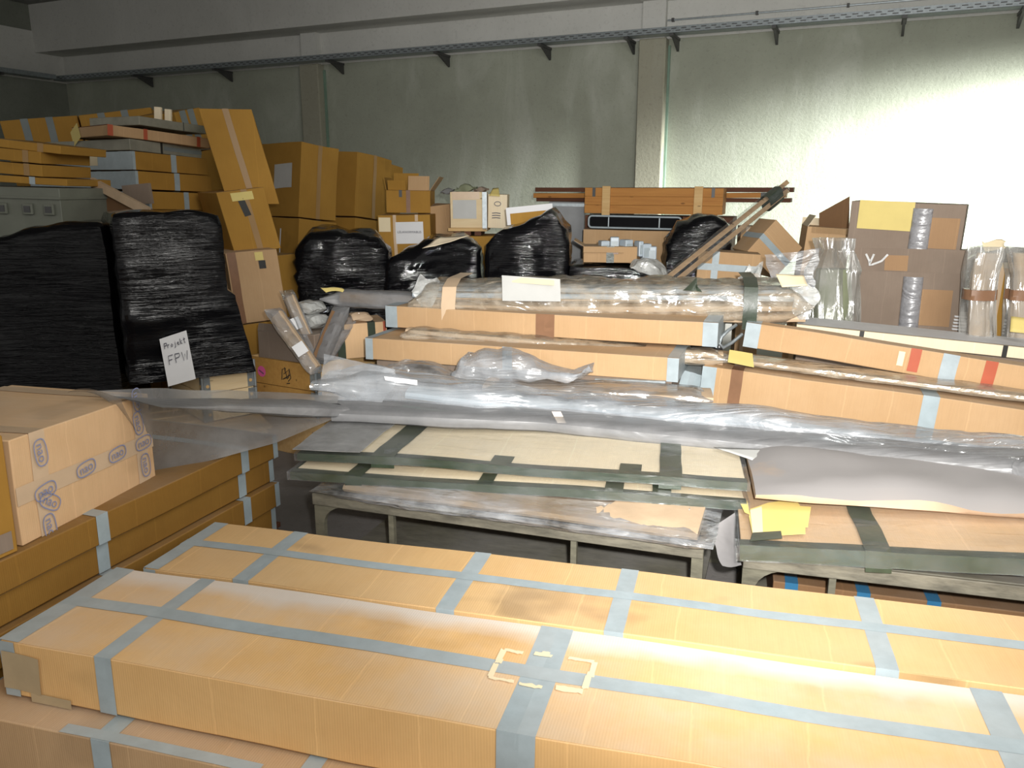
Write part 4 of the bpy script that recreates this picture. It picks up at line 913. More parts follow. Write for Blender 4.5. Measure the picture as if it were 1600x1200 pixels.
# ================================================================== BALES in black stretch film
def bale(name, label, A, Y, yaw, L, W, zb, prof, wr=0.02, seed=0.0, bulge=None, rnd_=0.12, step=0.05, group='pallet loads in black stretch film', m='black', lump=0.03, cat='bale', pal=True):
    """A: pixel of the near top corner; prof: heights (fractions of full height) along the length; zb: base height"""
    a = at(A[0], A[1], Y); u = Vector((math.cos(R(yaw)), math.sin(R(yaw)), 0)); v = Vector((-u.y, u.x, 0)); H = a.z - zb
    rt = empty(name, frame(u, v, Vector((0, 0, 1)), Vector((*(a + u * L / 2 + v * W / 2)[:2], zb))), label, cat, group)
    def hp(t):
        x = max(0, min(0.9999, t)) * (len(prof) - 1); i = int(x); f_ = x - i; f_ = f_ * f_ * (3 - 2 * f_); return prof[i] + (prof[i + 1] - prof[i]) * f_
    def fn(p):
        t = p.x / L + 0.5; k = p.z / H; ex, ey = abs(p.x) / (L / 2), abs(p.y) / (W / 2)
        q = Vector((p.x, p.y, p.z * hp(t)))
        rr = max(0, (k - (1 - rnd_)) / rnd_)
        if rr > 0: q.x *= 1 - 0.05 * rr * ex; q.y *= 1 - 0.05 * rr * ey; q.z -= 0.06 * H * rr * (max(ex, ey) ** 6) * rnd_ / 0.12 * 0.4
        if ex > .9 and ey > .9: q.x *= 0.975; q.y *= 0.975
        if bulge: q.x += bulge(t, k) 
        s_ = q + Vector((seed * 3, seed, 0)); d = crump(Vector((s_.x * 0.7, s_.y * 0.7, s_.z * 1.7)), wr, 5) + lump * noise.noise(s_ * 2.2) + wr * 0.5 * noise.noise(Vector((s_.x * 4, s_.y * 4, s_.z * 16)))
        nx = Vector((math.copysign(ex ** 8, p.x), math.copysign(ey ** 8, p.y), (k ** 8 if k > .5 else 0))); 
        if nx.length > 0: q += nx.normalized() * d
        q.z = max(q.z, 0.0)
        return q
    V, Fc = gridbox(L, W, H, step, fn); mk('film_wrap', V, Fc, m, rt, 60)
    if zb < 0.2: pallet('pallet', 'pallet under the ' + label.split(',')[0], Vector(rt.matrix_world.translation), u, L * 0.95, W * 0.95, zb - 0.004, 'wood_pale')
    return rt, L, W, H, fn
PW, pwL, pwW, pwH, pwf = bale('wrapped_pallet', 'tall pallet load in black stretch film with a handwritten white sheet', (170, 332), 4.5, 30, 0.60, 0.80, 0.60, [1.0, 1.0, 0.995, 1.0, 0.985], 0.016, 1.0, bulge=lambda t, k: (0.09 * max(0, 1 - k * 1.9) + 0.04 * (k < 0.52)) * max(0, t - 0.35) / 0.65, rnd_=0.05, step=0.035, lump=0.02)
bale('wrapped_pallet', 'rounded black load at the left edge beside the tall black load', (-70, 352), 4.72, 3, 0.84, 0.45, 0.14, [0.90, 0.95, 0.99, 1.015, 1.02], 0.018, 4.0, rnd_=0.15, lump=0.03)
# white sheet on it
inv = PW.matrix_world.inverted()
uW = Vector(PW.matrix_world.col[0][:3]); vW = Vector(PW.matrix_world.col[1][:3])
aW = at(170, 332, 4.5) - vW * 0.035
def pwpt(px, py, lift=0.0):
    return along(aW - vW * lift, px, py, 30)
cs = [pwpt(263, 604), pwpt(306, 592), pwpt(291, 516), pwpt(249, 530)]
ps = wp(PW, sheet('paper_sheet', cs, 'paper', None, 8, 10, 0.004, seed=3)); ps['label'] = 'white paper sheet reading Projekt FPW'
cA, cB, cC, cD = cs
def onsheet(s_, t_): 
    p = (cA * (1 - s_) + cB * s_) * (1 - t_) + (cD * (1 - s_) + cC * s_) * t_
    return inv @ (p - vW * 0.012)
# hand lettering: strokes in sheet coordinates (0..1)
def glyphs(defs, x0, y0, sx, sy, gap):
    out = []; x = x0
    for g_ in defs:
        for ln in g_: out.append([(x + px * sx, y0 + py * sy) for px, py in ln])
        x += gap * sx
    return out
gP = [[(0, 0), (0, 1)], [(0, 1), (.6, .95), (.65, .7), (.5, .55), (0, .5)]]; gr = [[(0, 0), (0, .6), (.15, .5), (.4, .6)]]; go = [[(.2, 0), (0, .25), (.2, .55), (.45, .3), (.2, 0)]]
gj = [[(.3, .6), (.3, -.2), (.05, -.3)], [(.28, .8), (.34, .82)]]; ge = [[(0, .3), (.4, .35), (.25, .58), (.02, .35), (.15, .02), (.45, .08)]]; gk = [[(0, 0), (0, 1)], [(.4, .6), (0, .3), (.4, 0)]]; gt = [[(.2, 1), (.2, 0), (.4, .05)], [(0, .65), (.45, .7)]]
gF = [[(0, 0), (0.05, 1), (.65, 1)], [(0, .5), (.5, .52)]]; gW = [[(0, 1), (.15, 0), (.4, .7), (.6, 0), (.8, 1)]]
for strokes in (glyphs([gP, gr, go, gj, ge, gk, gt], 0.12, 0.78, 0.15, 0.11, 0.78), glyphs([gF, gP, gW], 0.18, 0.44, 0.26, 0.18, 0.95)):
    scribble(strokes, PW, 'ink', 0.02, lambda x, y: onsheet(x, y), 'handwritten_word')
# wooden collar frame under it
def collar(label, C, Y, yaw, L, W, zt, zb, mL, mR, group='wooden pallet collars with steel hinges'):
    """box of boards hinged at the corners; C: pixel of the near top corner; right board along +x, left board along +y"""
    a = at(C[0], C[1], Y); u = Vector((math.cos(R(yaw)), math.sin(R(yaw)), 0)); v = Vector((-u.y, u.x, 0))
    rt = empty('pallet_collar', frame(u, v, Vector((0, 0, 1)), Vector((*(a + u * L / 2 + v * W / 2)[:2], zb))), label, 'crate', group)
    hx, hy, t = L / 2, W / 2, 0.024; H = a.z - zb; n = max(1, round(H / 0.2)); hh = H / n
    for k in range(n):
        z0, z1 = k * hh + 0.002, (k + 1) * hh - 0.002
        B().box(-hx + t, hx - t, -hy, -hy + t, z0, z1).build('board', mR, rt, bevel=0.002); B().box(-hx + t, hx - t, hy - t, hy, z0, z1).build('board', mR, rt)
        B().box(-hx, -hx + t, -hy + t, hy - t, z0, z1).build('board', mL, rt, bevel=0.002); B().box(hx - t, hx, -hy + t, hy - t, z0, z1).build('board', mL, rt)
        for cx, cy in ((-1, -1), (1, -1), (-1, 1)):
            b = B(); X, Y2 = cx * hx, cy * hy; w_ = 0.045
            b.box(min(X - cx * .001, X - cx * w_), max(X - cx * .001, X - cx * w_), min(Y2, Y2 + cy * .003), max(Y2, Y2 + cy * .003), z0 + .004, z1 - .004)
            b.box(min(X, X + cx * .003), max(X, X + cx * .003), min(Y2 - cy * .001, Y2 - cy * w_), max(Y2 - cy * .001, Y2 - cy * w_), z0 + .004, z1 - .004)
            b.tube([(X + cx * .004, Y2 + cy * .004, z0), (X + cx * .004, Y2 + cy * .004, z1)], 0.009, 8)
            hg = b.build('hinge', 'steel', rt)
            for zf in (0.25, 0.75):
                z = z0 + (z1 - z0) * zf
                B().tube([(X - cx * .027, Y2 + cy * .003, z), (X - cx * .027, Y2 + cy * .006, z)], 0.011, 8).build('screw_head', 'wood_pale', hg)
                B().tube([(X + cx * .003, Y2 - cy * .027, z), (X + cx * .006, Y2 - cy * .027, z)], 0.011, 8).build('screw_head', 'wood_pale', hg)
    return rt, hx, hy, H
C1r, c1x, c1y, c1H = collar('pale plywood pallet collar with steel corner plates below the tall black load', (314, 572), 4.76, 42, 0.33, 0.6, 0, 0.30, 'wood_ply', 'wood_ply')
C1r2 = C1r
C2r, c2x, c2y, c2H = collar('orange-brown pallet collar with a pink sticker, full of wrapped sticks', (492, 571), 4.85, 60, 0.75, 0.60, 0, 0.30, 'wood_collar', 'wood_pale')
for nm_, lab, rt_, Lp, Wp in (('pallet', 'pallet under the plywood collar and the tall black load', PW, 0.9, 1.2), ('pallet', 'pallet under the collar with the pink sticker', C2r, 0.7, 0.6)):
    pallet(nm_, lab, Vector(rt_.matrix_world.translation), Vector(rt_.matrix_world.col[0][:3]), Lp, Wp, 0.295, 'wood_pale')
# sticker, marker scribble and number on the left board of the collar
def c2put(y, z, lift=0.0015): return Vector((-c2x - lift, y, z))
uo = []
cen = (c2y - 0.13, c2H - 0.09)
ring = [c2put(cen[0] + 0.036 * math.cos(t), cen[1] + 0.036 * math.sin(t), 0.002) for t in [2 * math.pi * k / 20 for k in range(20)]]
st = mk('round_sticker', ring, [tuple(range(20))], 'pink', C2r); st['label'] = 'round pink sticker'
c2p = lambda ox, oz: (lambda x, y: c2put(ox - x, oz + y, 0.004))
scribble([[(-.02, .01), (.02, -.012)], [(-.022, .004), (.018, -.016)]], C2r, 'ink', 0.004, c2p(cen[0], cen[1]), 'sticker_print')
sx_, sz_ = c2y - 0.47, c2H - 0.085
sx_ = -c2y + 0.25
scribble([[(-.04, -.04), (-.03, .03), (.0, .04), (-.02, .0), (.03, .035), (.02, -.02), (-.03, -.035), (.035, .0)], [(-.01, .045), (.01, -.03)], [(.03, .04), (.04, -.02), (.015, -.045)], [(.0, -.06), (.03, -.055)]], C2r, 'ink_black', 0.006, c2p(sx_, sz_), 'marker_scribble')
txm = lambda y, z: Matrix.Translation((-c2x - 0.003, y, z)) @ Matrix.Rotation(math.pi / 2, 4, 'X') @ Matrix.Rotation(-math.pi / 2, 4, 'Y')
text('178', 0.045, C2r, txm(cen[0] + .085, cen[1] - .03), 'ink_black', 'stamped_number')
# cartons and sticks in that collar
def c2w(x, y, z): return C2r.matrix_world @ Vector((x, y, z))
ic = Carton('open_carton', 'dark dusty open carton standing in the orange-brown collar', c2w(-c2x + 0.07, c2y - 0.04, c2H + 0.16), c2w(-c2x + 0.07, -c2y + 0.06, c2H + 0.175), 0.22, 0.30, m='card_grey', leany=-0.04)
ic.flap('b', 0.12, 55, m='card_grey'); ic.flap('f', 0.05, -20, 0.0, 0.7, m='card_grey')
pc = carton('pale_carton', 'pale carton corner with green and red tape behind the collar hinges', (527, 508), 5.05, (604, 502), 0.3, Hy=562, yaw=20, m='card_nao')
pc.tx(0.68, 0.05, 'tape_green', 'ft', z0=0.45); pc.tx(0.95, 0.018, 'tape_red', 'f', z0=0.45); pc.tx(0.05, 0.05, 'tape_green', 'f')
def stick(name, label, p, q, w_, t_, m='kraft_clean', group='film-wrapped sticks in the collar', lab=True, fm='film', over=0.05):
    d = (q - p).normalized(); rt_ = root_at(name, label, 'stick', p, group)
    side = d.cross(Vector((0, 1, 0.2))).normalized(); nn = side.cross(d)
    b = B().bar(p, q, t_, w_, up=nn.cross(d)); wp(rt_, b.build('stick_core', m, None, bevel=0.003))
    pts = [p - d * over * .5, p, (p + q) / 2, q, q + d * over]
    wp(rt_, foiltube('film_wrap', pts, w_ * 1.25, t_ * 2.2, fm, None, 0.010, 9, 40, 12, pinch=(0.03, over), flare=(1, 1.2), seed=p.x * 9))
    return rt_, d, side, nn
k0, k1 = at(492, 578, 4.78), at(432, 492, 4.95)
s1_, d_, sd_, nn_ = stick('wrapped_stick', 'front film-wrapped brown stick with a white square label leaning left in the collar', k0, k1, 0.085, 0.03)
def face_label(rt_, c_, d_, sd_, nn_, a, b, off, m='paper', lab='white square label'):
    V = [c_ + sd_ * (x * a / 2) + d_ * (y * b / 2) - nn_ * off for x, y in ((-1, -1), (1, -1), (1, 1), (-1, 1))]
    V = [v_ if (v_ - Vector((0, 0, CH))).length < (c_ + nn_ * off - Vector((0, 0, CH))).length + 9 else v_ for v_ in V]
    o_ = wp(rt_, mk('paper_label', V, [(0, 1, 2, 3)], m, None)); o_['label'] = lab
for rt_, c_ in ((s1_, at(471, 548, 4.79)),):
    side2 = ray(471, 548).cross(d_).normalized(); fwd2 = d_.cross(side2).normalized()
    if fwd2.y > 0: fwd2 = -fwd2
    V = [c_ + side2 * (x * 0.036) + d_ * (y * 0.04) + fwd2 * 0.035 for x, y in ((-1, -1), (1, -1), (1, 1), (-1, 1))]
    wp(rt_, mk('paper_label', V, [(0, 1, 2, 3)], 'paper', None))['label'] = 'white square label'
k0, k1 = at(494, 560, 4.95), at(452, 464, 5.1)
s2_, d_, _, _ = stick('wrapped_stick', 'rear film-wrapped brown stick with a white square label pointing up in the collar', k0, k1, 0.07, 0.03)
c_ = at(463, 508, 5.03); side2 = ray(463, 508).cross(d_).normalized(); fwd2 = d_.cross(side2).normalized()
if fwd2.y > 0: fwd2 = -fwd2
V = [c_ + side2 * (x * 0.032) + d_ * (y * 0.04) + fwd2 * 0.035 for x, y in ((-1, -1), (1, -1), (1, 1), (-1, 1))]
wp(s2_, mk('paper_label', V, [(0, 1, 2, 3)], 'paper', None))['label'] = 'white square label'
stick('wrapped_stick', 'tall dark film-wrapped stick leaning right in the collar', at(500, 562, 4.9), at(530, 490, 5.05), 0.10, 0.03, fm='film_dust', m='card_dark')
stick('wrapped_stick', 'short dark film-wrapped stick leaning against the pale carton', at(512, 556, 4.98), at(548, 498, 5.12), 0.07, 0.03, fm='film', m='card_grey')
for k, (p_, q_, lab) in enumerate((((478, 500), (505, 505), 'shiny rounded film pouch among the wrapped sticks'), ((470, 478), (500, 484), 'upper dusty film pouch behind the wrapped sticks'), ((556, 494), (566, 500), 'small rolled brown pouch above the pale carton'))):
    o_ = foiltube('film_pouch', [at(*p_, 5.2), at((p_[0] + q_[0]) / 2, (p_[1] + q_[1]) / 2 - 2, 5.15), at(*q_, 5.1)], 0.14, 0.08, 'film_white' if k < 2 else 'kraft_clean', None, 0.02, 7, 24, 14, pinch=(.04, .04), closed=True, seed=k * 4)
    tag(o_, lab, 'pouch', 'film pouches in the collar')
# foil tube from the collar to the bundle
f0, f1 = at(512, 464, 5.15), at(660, 472, 5.0)
ft = root_at('foil_tube', 'dusty foil tube with a torn yellow paper end left of the packet bundle', 'tube', f0 - Vector((0, 0, .06)))
wp(ft, foiltube('foil_sleeve', [f0, f1], 0.16, 0.12, 'film_dust', None, 0.014, 5, 50, 18, pinch=(.12, 0), flare=(1.5, 1), seed=17))
wp(ft, foiltube('brown_core', [f0 + Vector((.1, 0, 0)), f1], 0.10, 0.07, 'card_far', None, 0.0, 5, 10, 12, closed=True))
wp(ft, sheet('paper_end', [at(497, 446, 5.05), at(510, 458, 5.02), at(537, 456, 5.02), at(526, 447, 5.06)], 'paper_yellow', None, 6, 6, 0.012, edge=.05, thick=.001))

# ================================================================== BACKGROUND, centre: bales
bale('wrapped_bale', 'black bale left of the crate with the white label sheet', (455, 372), 6.5, 8, 0.80, 0.8, 0.14, [0.97, 1.06, 1.05, 1.03, 1.02, 0.96], 0.045, 11, lump=0.06, rnd_=0.25, step=0.045)
bw2 = bale('wrapped_bale', 'low black bale with a torn opening showing cardboard, below the white label sheet', (598, 372), 6.55, 0, 0.80, 0.8, 0.14, [0.86, 0.92, 1.01, 1.02, 0.97], 0.035, 21, lump=0.05, rnd_=0.25, step=0.045)
wp(bw2[0], sheet('exposed_cardboard', [at(660, 389, 6.50), at(702, 377, 6.48), at(733, 367, 6.50), at(685, 370, 6.58)], 'card_pale', None, 8, 5, 0.012, thick=.004, seed=2))['label'] = 'exposed pale cardboard'
bw3 = bale('wrapped_bale', 'black bale rising to a point at its right, under the white-edged panel', (757, 372), 6.4, -6, 0.66, 0.8, 0.14, [1.0, 1.07, 1.10, 1.14, 1.19, 1.07], 0.030, 31, lump=0.03, rnd_=0.1, step=0.045)
bale('wrapped_bale', 'small low black bale under the open carton of grey parts', (886, 412), 6.3, -8, 0.66, 0.7, 0.14, [1.0, 0.99, 1.0, 0.97], 0.022, 41, lump=0.02, step=0.045)
bale('wrapped_bale', 'black bale behind the leaning film-wrapped battens', (1042, 362), 6.6, -8, 0.52, 0.6, 0.14, [0.98, 1.06, 1.10, 1.11, 1.08], 0.04, 51, lump=0.05, rnd_=0.22, step=0.045)
fo = foiltube('film_tail', [at(985, 418, 6.1), at(1012, 414, 6.1), at(1040, 432, 6.0)], [0.12, 0.2, 0.14], [0.08, 0.12, 0.06], 'film_white', None, 0.04, 7, 24, 14, pinch=(.05, .06), seed=19); tag(fo, 'wisp of clear film right of the small low black bale', 'film')

# cartons and crates above the bales
GB = 'large brown cartons stacked by the back wall'
def big(label, A, Y, Bx, YB, W, Hy, m='card_far', **kw): return carton('large_carton', label, A, Y, Bx, W, Hy=Hy, YB=YB, m=m, group=GB, amp=0.012, step=0.2, **kw)
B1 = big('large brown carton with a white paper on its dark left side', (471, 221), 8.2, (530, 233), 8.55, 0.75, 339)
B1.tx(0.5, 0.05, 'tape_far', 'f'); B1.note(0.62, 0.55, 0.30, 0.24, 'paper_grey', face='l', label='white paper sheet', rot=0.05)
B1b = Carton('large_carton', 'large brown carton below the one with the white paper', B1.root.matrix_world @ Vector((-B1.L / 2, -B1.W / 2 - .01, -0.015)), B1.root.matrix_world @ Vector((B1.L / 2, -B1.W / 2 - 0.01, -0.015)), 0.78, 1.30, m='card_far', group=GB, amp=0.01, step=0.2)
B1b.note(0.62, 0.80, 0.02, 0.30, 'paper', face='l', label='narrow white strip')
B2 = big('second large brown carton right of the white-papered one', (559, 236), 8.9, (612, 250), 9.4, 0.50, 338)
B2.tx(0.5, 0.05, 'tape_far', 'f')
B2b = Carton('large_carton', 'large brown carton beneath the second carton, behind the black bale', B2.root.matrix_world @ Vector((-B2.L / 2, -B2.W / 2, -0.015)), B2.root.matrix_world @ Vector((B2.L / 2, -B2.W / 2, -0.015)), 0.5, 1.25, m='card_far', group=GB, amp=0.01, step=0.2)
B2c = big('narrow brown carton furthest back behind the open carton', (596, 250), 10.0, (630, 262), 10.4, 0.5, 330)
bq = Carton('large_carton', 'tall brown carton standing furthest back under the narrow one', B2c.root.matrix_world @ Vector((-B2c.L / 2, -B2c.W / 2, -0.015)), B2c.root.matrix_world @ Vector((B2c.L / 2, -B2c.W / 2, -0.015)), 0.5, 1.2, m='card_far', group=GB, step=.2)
C1c = carton('labelled_carton', 'brown carton with a large white label sheet above the torn black bale', (590, 336), 7.6, (672, 336), 0.5, Hy=402, yaw=-3, m='card_far', amp=0.008)
C1c.note(0.60, 0.58, 0.26, 0.20, 'paper', label='white label sheet with one printed line'); text('LELANORMABUS', 0.03, C1c.root, facem(0.1 * C1c.L, -C1c.W / 2 - 0.012, C1c.H * 0.60), 'ink', 'printed_line')
C1c.note(0.13, 0.78, 0.11, 0.13, 'paper_cream', label='cream label'); C1c.tx(0.32, 0.03, 'tape_clear', 'f'); C1c.tx(0.74, 0.03, 'tape_clear', 'f', z0=0.85)
C1b = Carton('labelled_carton', 'brown carton carrying the one with the large white label sheet', C1c.root.matrix_world @ Vector((-C1c.L / 2, -C1c.W / 2, -0.02)), C1c.root.matrix_world @ Vector((C1c.L / 2, -C1c.W / 2, -0.02)), 0.5, 0.85, m='card_far', amp=0.008, step=.2)
C1d = carton('side_carton', 'brown carton lit on its edge between the labelled carton and the pale crate', (672, 322), 7.9, (706, 318), 0.4, Hy=400, yaw=25, m='card', amp=0.008)
C1e = Carton('side_carton', 'brown carton low behind the torn black bale', C1d.root.matrix_world @ Vector((-C1d.L / 2, -C1d.W / 2, -0.01)), C1d.root.matrix_world @ Vector((C1d.L / 2 , -C1d.W / 2, -0.01)), 0.4, 0.75, m='card_far', step=.2)
OC = carton('open_carton', 'open brown carton with raised flaps and black tape on the labelled carton', (603, 297), 7.9, (672, 298), 0.5, Hy=332, yaw=0, m='card_far')
OC.flap('f', 0.10, 25, 0.05, 0.45, 'card_far'); OC.flap('f', 0.14, -15, 0.5, 0.98, 'card'); OC.flap('b', 0.18, 20, 0.0, 0.6, 'card_far'); OC.flap('r', 0.16, 35, m='card'); OC.flap('l', 0.12, 10, m='card_far'); OC.tx(0.33, 0.03, 'tape_black', 'f', z0=0.7); OC.tx(0.5, 0.04, 'tape_brown', 'f')
OC.tt(0.0, .04, 'tape_clear', ends=False)
CR = carton('pale_crate', 'pale plywood crate with a paper label and silver corner post', (703, 300), 7.6, (757, 300), 0.4, Hy=356, yaw=-3, m='wood_ply', amp=0.0, cat='crate')
CR.note(0.42, 0.52, 0.22, 0.17, 'paper_grey', label='greyed paper label'); CR.tx(0.45, CR.L * 0.8, 'tape_clear', 'f', z0=0.80)
B().box(CR.L / 2 - 0.02, CR.L / 2 + 0.022, -CR.W / 2 - 0.02, -CR.W / 2 + 0.02, -0.02, CR.H).build('corner_post', 'steel', CR.root)
B().box(-CR.L / 2 - .02, CR.L / 2 + .02, -CR.W / 2 - .02, CR.W / 2, -0.03, -0.001).build('base_rail', 'wood_pale', CR.root)
for x in (-0.3, 0.0, 0.3): B().box(x * CR.L - .03, x * CR.L + .03, -CR.W / 2 - .01, CR.W / 2, -0.07, -0.031).build('foot_block', 'wood_dark', CR.root)
CS = Carton('side_carton', 'brown carton under the pale plywood crate', CR.root.matrix_world @ Vector((-CR.L / 2, -CR.W / 2 - .01, -0.075)), CR.root.matrix_world @ Vector((CR.L / 2 + .1, -CR.W / 2 - .01, -0.075)), 0.45, 0.95, m='card_far', step=.2)
C4 = carton('beige_carton', 'beige carton with faint print right of the silver corner post', (763, 303), 7.75, (793, 304), 0.35, Hy=356, yaw=-3, m='card_pale')
scribble([[(.03 * math.cos(t * .4), .02 * math.sin(t * .4)) for t in range(17)]], C4.root, 'ink', 0.006, lambda x, y: Vector((x, -C4.W / 2 - 0.008, C4.H * 0.72 + y)), 'faint_print')
for dz in (0.30, 0.37, 0.44): scribble([[(-.05, 0), (-.01, .004), (.03, 0)]], C4.root, 'ink', 0.008, lambda x, y: Vector((x, -C4.W / 2 - 0.008, C4.H * dz + y)), 'faint_print')
# dim clutter on the pale crate
for k, (p_, q_, r_, m_, lab) in enumerate((((690, 301), (712, 297), 0.05, 'film_dust', 'dusty film wad left on top of the pale crate'), ((713, 297), (745, 293), 0.06, 'green_cloth', 'olive cloth roll on top of the pale crate'), ((742, 298), (762, 296), 0.05, 'card_grey', 'grey crumpled wad beside the olive cloth roll'))):
    o_ = foiltube('crumpled_wad', [at(*p_, 7.8), at(*q_, 7.75)], r_ * 2.2, r_ * 1.6, m_, None, 0.04, 6, 16, 12, pinch=(.06, .06), closed=True, seed=k * 7); tag(o_, lab, 'wad', 'crumpled wads on the pale crate')
o_ = sheet('paper_scrap', [at(764, 306, 7.72), at(781, 307, 7.72), at(779, 293, 7.8), at(770, 294, 7.8)], 'paper_yellow', None, 5, 4, 0.01, thick=.002); tag(o_, 'yellow paper scrap on the beige carton', 'paper')
# white-edged panel on the third bale
WP = carton('edged_panel', 'brown panel with white edges resting on the pointed black bale', (791, 326), 6.7, (863, 319), 0.05, Hy=352, yaw=0, m='card_far', amp=0)
WP.tf(0.86, 0.05, 'paper'); WP.tx(0.03, 0.03, 'paper', 'f')
# grey cabinet, dark planks, wooden crate, ventilation unit, carton
gc = carton('sheet_metal_cabinet', 'plain grey cabinet side behind the pointed black bale', (858, 315), 8.6, (914, 316), 0.5, H=1.5, yaw=-12, m='grey_sheet', amp=0, cat='cabinet')
gc.tf(0.98, 0.03, 'steel'); 
for k, (x0, y0, x1, y1, hh, lab) in enumerate(((836, 293, 1240, 293, 0.045, 'topmost dark brown plank behind the orange wooden crate'), (833, 302, 1228, 301, 0.05, 'middle dark brown plank behind the orange wooden crate'), (838, 309, 1236, 310, 0.04, 'lowest dark brown plank behind the orange wooden crate'))):
    q = carton('plank', lab, (x0, y0), 9.0 + 0.02 * k, (x1, y1), 0.20, H=hh, YB=8.0, m='wood_dark' if k != 1 else 'wood_orange', amp=0.004, group='planks on the crate stack', cat='plank', step=.3)
    if k: q.tx(0.93, 0.10, 'tape_black', 'f')
WC = carton('wooden_crate', 'orange wooden crate with two vertical battens above the black ventilation unit', (914, 293), 8.2, (1131, 294), 0.45, Hy=333, YB=7.75, m='wood_orange', amp=0, cat='crate', body=False)
for k in range(3):
    z0, z1 = WC.H * k / 3 + 0.002, WC.H * (k + 1) / 3 - 0.002
    B().box(-WC.L / 2, WC.L / 2, -WC.W / 2, -WC.W / 2 + 0.02, z0, z1).build('plank', 'wood_orange', WC.root, bevel=.002)
B().box(-WC.L / 2 + .01, WC.L / 2 - .01, -WC.W / 2 + 0.021, WC.W / 2, 0, WC.H - .003).build('crate_body', 'wood_orange', WC.root)
for x in (0.165, 0.83): B().box((x - .5) * WC.L - 0.04, (x - .5) * WC.L + 0.04, -WC.W / 2 - 0.022, -WC.W / 2 - .001, -0.015, WC.H + 0.015).build('batten', 'wood_pale', WC.root, bevel=.002)
for x in (0.07, 0.93): B().box((x - .5) * WC.L - 0.015, (x - .5) * WC.L + 0.015, -WC.W / 2 - 0.006, -WC.W / 2 - .001, WC.H * .65, WC.H).build('strap', 'steel_dark', WC.root)
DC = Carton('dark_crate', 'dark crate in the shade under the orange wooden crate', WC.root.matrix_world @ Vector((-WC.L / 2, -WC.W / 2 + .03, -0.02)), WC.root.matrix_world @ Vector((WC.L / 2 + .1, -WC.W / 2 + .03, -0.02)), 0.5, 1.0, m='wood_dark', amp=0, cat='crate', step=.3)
VU = carton('ventilation_unit', 'black ventilation unit with a pale rounded frame below the orange crate', (919, 337), 7.7, (1066, 340), 0.22, Hy=355, YB=7.5, m='blackplastic', amp=0, cat='ventilation unit')
fx2, fz2 = VU.L / 2 - 0.008, VU.H
loop = []
for cx, cz, a0 in ((fx2 - .03, VU.H - .03, 0), (-fx2 + .03, VU.H - .03, 90), (-fx2 + .03, .03, 180), (fx2 - .03, .03, 270)):
    for k in range(5): t = R(a0 + 22.5 * k); loop.append((cx + .03 * math.cos(t), -VU.W / 2 - 0.006, cz + .03 * math.sin(t)))
B().tube(loop + [loop[0]], 0.009, 6).build('frame', 'tape_white', VU.root, 50)
for x in (-0.275, 0.265): B().box(x * VU.L - .005, x * VU.L + .005, -VU.W / 2 - .012, -VU.W / 2, 0.01, VU.H - .01).build('divider', 'tape_white', VU.root)
VC = Carton('large_carton', 'tan carton under the black ventilation unit', VU.root.matrix_world @ Vector((-VU.L / 2 - .04, -VU.W / 2 - .01, -0.018)), VU.root.matrix_world @ Vector((VU.L / 2 - 0.1, -VU.W / 2 - .01, -0.018)), 0.26, 1.0, m='card', group=GB, amp=0.006, step=.2)
# open carton of grey parts
OP = carton('open_carton', 'small open carton with green tape full of grey parts, on the low black bale', (912, 385), 6.35, (996, 386), 0.32, Hy=410, yaw=-6, m='card')
OP.tx(0.5, 0.06, 'tape_green', 'f'); OP.flap('l', 0.09, 60, m='card'); OP.flap('f', 0.05, 150, 0, .75, m='card'); OP.note(0.6, 0.62, 0.04, 0.02, 'tape_brown', label='small brown mark')
for k, (x, z, ht, rot, lab) in enumerate(((0.38, 0, 0.05, 5, 'leftmost grey plastic part in the small open carton'), (0.58, 0.01, 0.07, -3, 'tallest grey plastic part in the small open carton'), (0.80, 0, 0.06, 12, 'grey plastic part near the right side of the small open carton'), (1.04, -0.02, 0.07, 8, 'grey ribbed part sticking out right of the small open carton'), (1.17, -0.04, 0.07, 3, 'grey ribbed part hanging furthest right of the small open carton'), (1.29, -0.05, 0.06, -4, 'outermost grey block beside the small open carton'))):
    c_ = OP.root.matrix_world @ Vector(((x - .5) * OP.L, -0.04, OP.H + z))
    rt_ = root_at('grey_part', lab, 'part', c_ - Vector((0, 0, .04)), 'grey plastic parts in the open carton', yaw=rot * 2)
    w_ = 0.07 if k != 3 else 0.04
    B().box(-w_ / 2, w_ / 2, -0.05, 0.05, -0.02, ht + 0.03).build('housing', 'pipe', rt_, bevel=0.008)
    B().box(-w_ / 2 + .01, w_ / 2 - .01, -0.055, -0.0505, 0.0, ht).build('cover', 'tape_white', rt_)
# leaning film-wrapped battens
lb0, lb1 = at(1060, 428, 5.8), at(1232, 290, 6.6)
lr = root_at('wrapped_battens', 'pair of battens in film with green tape leaning up to the right', 'battens', lb0)
ld = (lb1 - lb0).normalized(); ls = ray(1146, 360).cross(ld).normalized()
lb0 = lb0 - ld * 0.35
wp(lr, B().bar(lb0 - ls * 0.028, lb1 - ls * 0.028, 0.05, 0.035, up=ls).build('batten', 'wood_batten', None, bevel=.002))
wp(lr, B().bar(lb0 + ls * 0.028, lb1 - ld * 0.06 + ls * 0.028, 0.05, 0.035, up=ls).build('batten', 'wood_batten', None, bevel=.002))
wp(lr, foiltube('film_wrap', [lb0, (lb0 + lb1) / 2, lb1 - ld * .05], 0.10, 0.115, 'film_thin', None, 0.008, 6, 60, 14, pinch=(.1, .05), seed=23))
gp = lb0 + (lb1 - lb0) * 0.87
wp(lr, foiltube('tape_band', [gp - ld * 0.09, gp + ld * 0.09], 0.085, 0.125, 'tape_green', None, 0.003, 6, 8, 14, seed=24))
